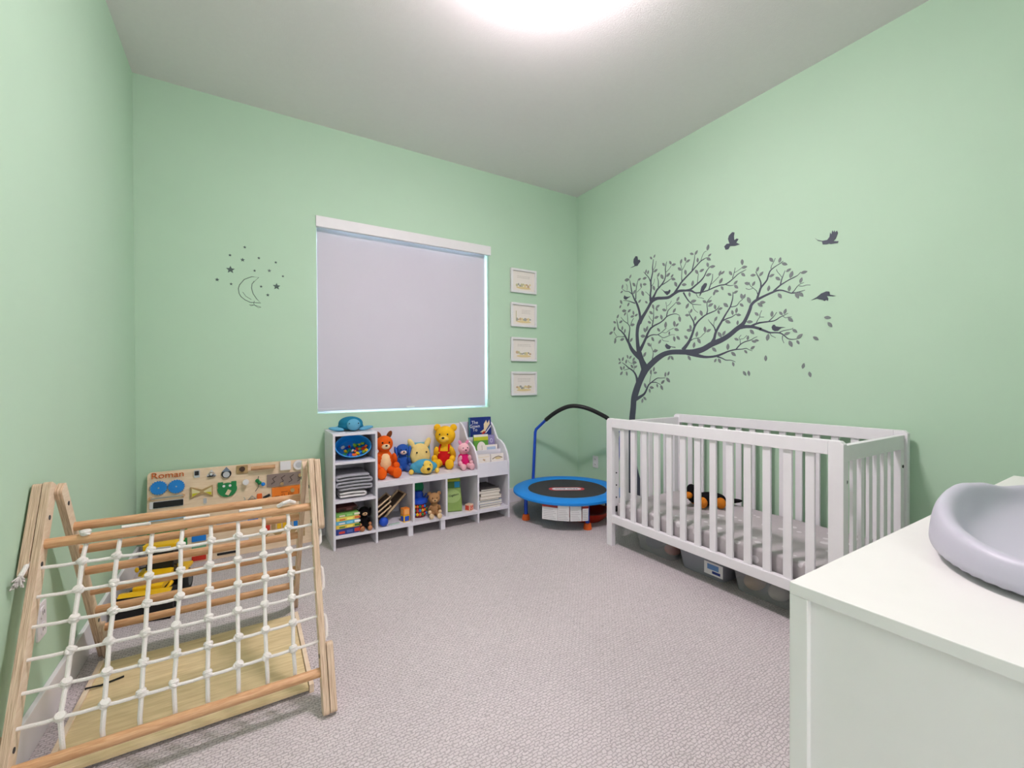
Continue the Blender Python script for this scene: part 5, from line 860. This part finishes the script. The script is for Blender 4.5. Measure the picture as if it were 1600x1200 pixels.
for base, q0, q1 in ((Vector((2.25, 3.31, .2)), HP[0], HP[1]), (Vector((2.712, 2.739, .2)), HP[-1], HP[-2])):
    b0 = base - O
    B().tube([b0 + Vector((0, 0, -.05)), b0, b0.lerp(q0, .96), q0.lerp(q1, .08), q1], .0135, 12).build('handle_post', blue_m, t, smooth=True)
GP = []
for i in range(1, len(HP) - 2):
    for k in range(5):
        u = k / 5; p0, p1, p2, p3 = HP[i - 1], HP[i], HP[i + 1], HP[i + 2]
        GP.append(.5 * (2 * p1 + (p2 - p0) * u + (2 * p0 - 5 * p1 + 4 * p2 - p3) * u * u + (3 * p1 - p0 - 3 * p2 + p3) * u ** 3))
for _ in range(12): GP = [GP[0]] + [(a + 2 * b + c) / 4 for a, b, c in zip(GP, GP[1:], GP[2:])] + [GP[-1]]
B().tube(GP + [HP[-2]], .0185, 14).build('foam_grip', M('grip_foam', (30, 31, 32), .6), t, smooth=True)
B().tube([(.415 * math.cos(k * PI / 24), .415 * math.sin(k * PI / 24), .206) for k in range(48)], .011, 8, True).build('ring_frame', blue_m, t, smooth=True)
fr = M('warning_label', (226, 224, 226), .7)
for k, (a, w, hd) in enumerate(((214, .062, 1), (228, .043, 0), (240, .043, 0), (249.5, .024, 1))):
    a = math.radians(a); x, y = .437 * math.cos(a), .437 * math.sin(a)
    o = B().prism([(-w, 0), (w, 0), (w, .118), (-w, .118)], 'y', -.001, .001).build('warning_label', fr, t); o.location = (x, y, .085); o.rotation_euler = (-.05 * (-1) ** k, 0, a + PI / 2)
    if hd: B().box(-w, w, -.0016, -.001, .095, .112).build('label_header', M('label_red', (168, 56, 46), .6), o)
    b = B()
    for r in range(6): b.box(-w * .82, w * (.8 - .2 * (r % 3)), -.0015, -.001, .012 + r * .013, .0145 + r * .013)
    b.build('label_print', M('label_grey', (170, 168, 172), .7), o)
o = B().lathe([(0, .02), (.10, .02), (.15, .045), (.185, .075), (.19, .07), (.165, .03), (.13, .0), (0, 0)], n=40).build('red_saucer', M('red_saucer_plastic', (196, 50, 28), .35), None, smooth=True)
o.location = (2.40, 2.745, 0.0005); tag(o, 'shallow red plastic saucer seat stored on the carpet under the trampoline', 'saucer')

# ------------------------------------------------------------------ storage bins under the crib
def bin_(label, y, L, tint, x=2.45):
    t = thing('storage_bin', label, 'bin', (x, y, 0), 0, 'storage bins under the crib'); w, h = .20, .118
    b = B(); m = clear_m if tint is None else tint
    def ring(s, z): return [b.bm.verts.new((u, v, z)) for u, v in rrect(-w * s, w * s, -L * s, L * s, .03)]
    R = [ring(.9, .001), ring(1, h), ring(1.03, h), ring(1.03, h - .006), ring(.985, h - .006), ring(.885, .005)]
    for P, Q in zip(R, R[1:]):
        for k in range(len(P)): b.bm.faces.new((P[k], P[(k + 1) % len(P)], Q[(k + 1) % len(P)], Q[k]))
    b.bm.faces.new(R[0]); b.bm.faces.new(R[-1]); b.build('tray', m, t, smooth=True)
    B().prism(rrect(-w * 1.04, w * 1.04, -L * 1.04, L * 1.04, .03), 'z', h, h + .008).build('lid', M('bin_lid', (196, 198, 204), .4), t, .002)
    return t
t1 = bin_('clear plastic storage bin with orange cloth inside, under the far end of the crib', 1.93, .15, None)
t2 = bin_('grey plastic storage bin with a printed label, under the middle of the crib', 1.585, .15, M('bin_grey', (150, 152, 162), .4))
B().box(-.1985, -.1975, -.145, -.03, .03, .1).build('label_card', white_m, t2); B().box(-.199, -.1985, -.12, -.05, .06, .09).build('label_print', M('label_blue', (110, 150, 206), .6), t2); B().box(-.199, -.1985, -.13, -.08, .04, .055).build('label_print', navy, t2)
t3 = bin_('clear plastic storage bin full of soft toys, under the near end of the crib', 1.24, .15, None)
t4 = bin_('dark grey storage bin nearest the dresser under the crib', .96, .1, M('bin_dark', (84, 86, 92), .5))
def cloth(label, loc, r, m):
    o = blob('folded_cloth', [((0, 0, r[2]), r), ((r[0] * .4, r[1] * .4, r[2] * 1.1), (r[0] * .6, r[1] * .7, r[2] * .8))], m, None, .008); o.location = loc; tag(o, label, 'cloth')
cloth('crumpled orange cloth inside the clear bin under the crib', (2.36, 1.85, .0075), (.07, .05, .04), plush('rust_cloth', (222, 110, 72)))
cloth('blue grey cloth inside the clear bin under the crib', (2.36, 1.99, .007), (.08, .06, .045), plush('slate_cloth', (118, 128, 146)))
cloth('tan soft bundle inside the near clear bin under the crib', (2.34, 1.31, .007), (.07, .05, .045), plush('tan_cloth', (204, 164, 110)))
cloth('pale cream bundle inside the near clear bin under the crib', (2.34, 1.18, .007), (.075, .05, .04), plush('cream_cloth', (226, 216, 200)))
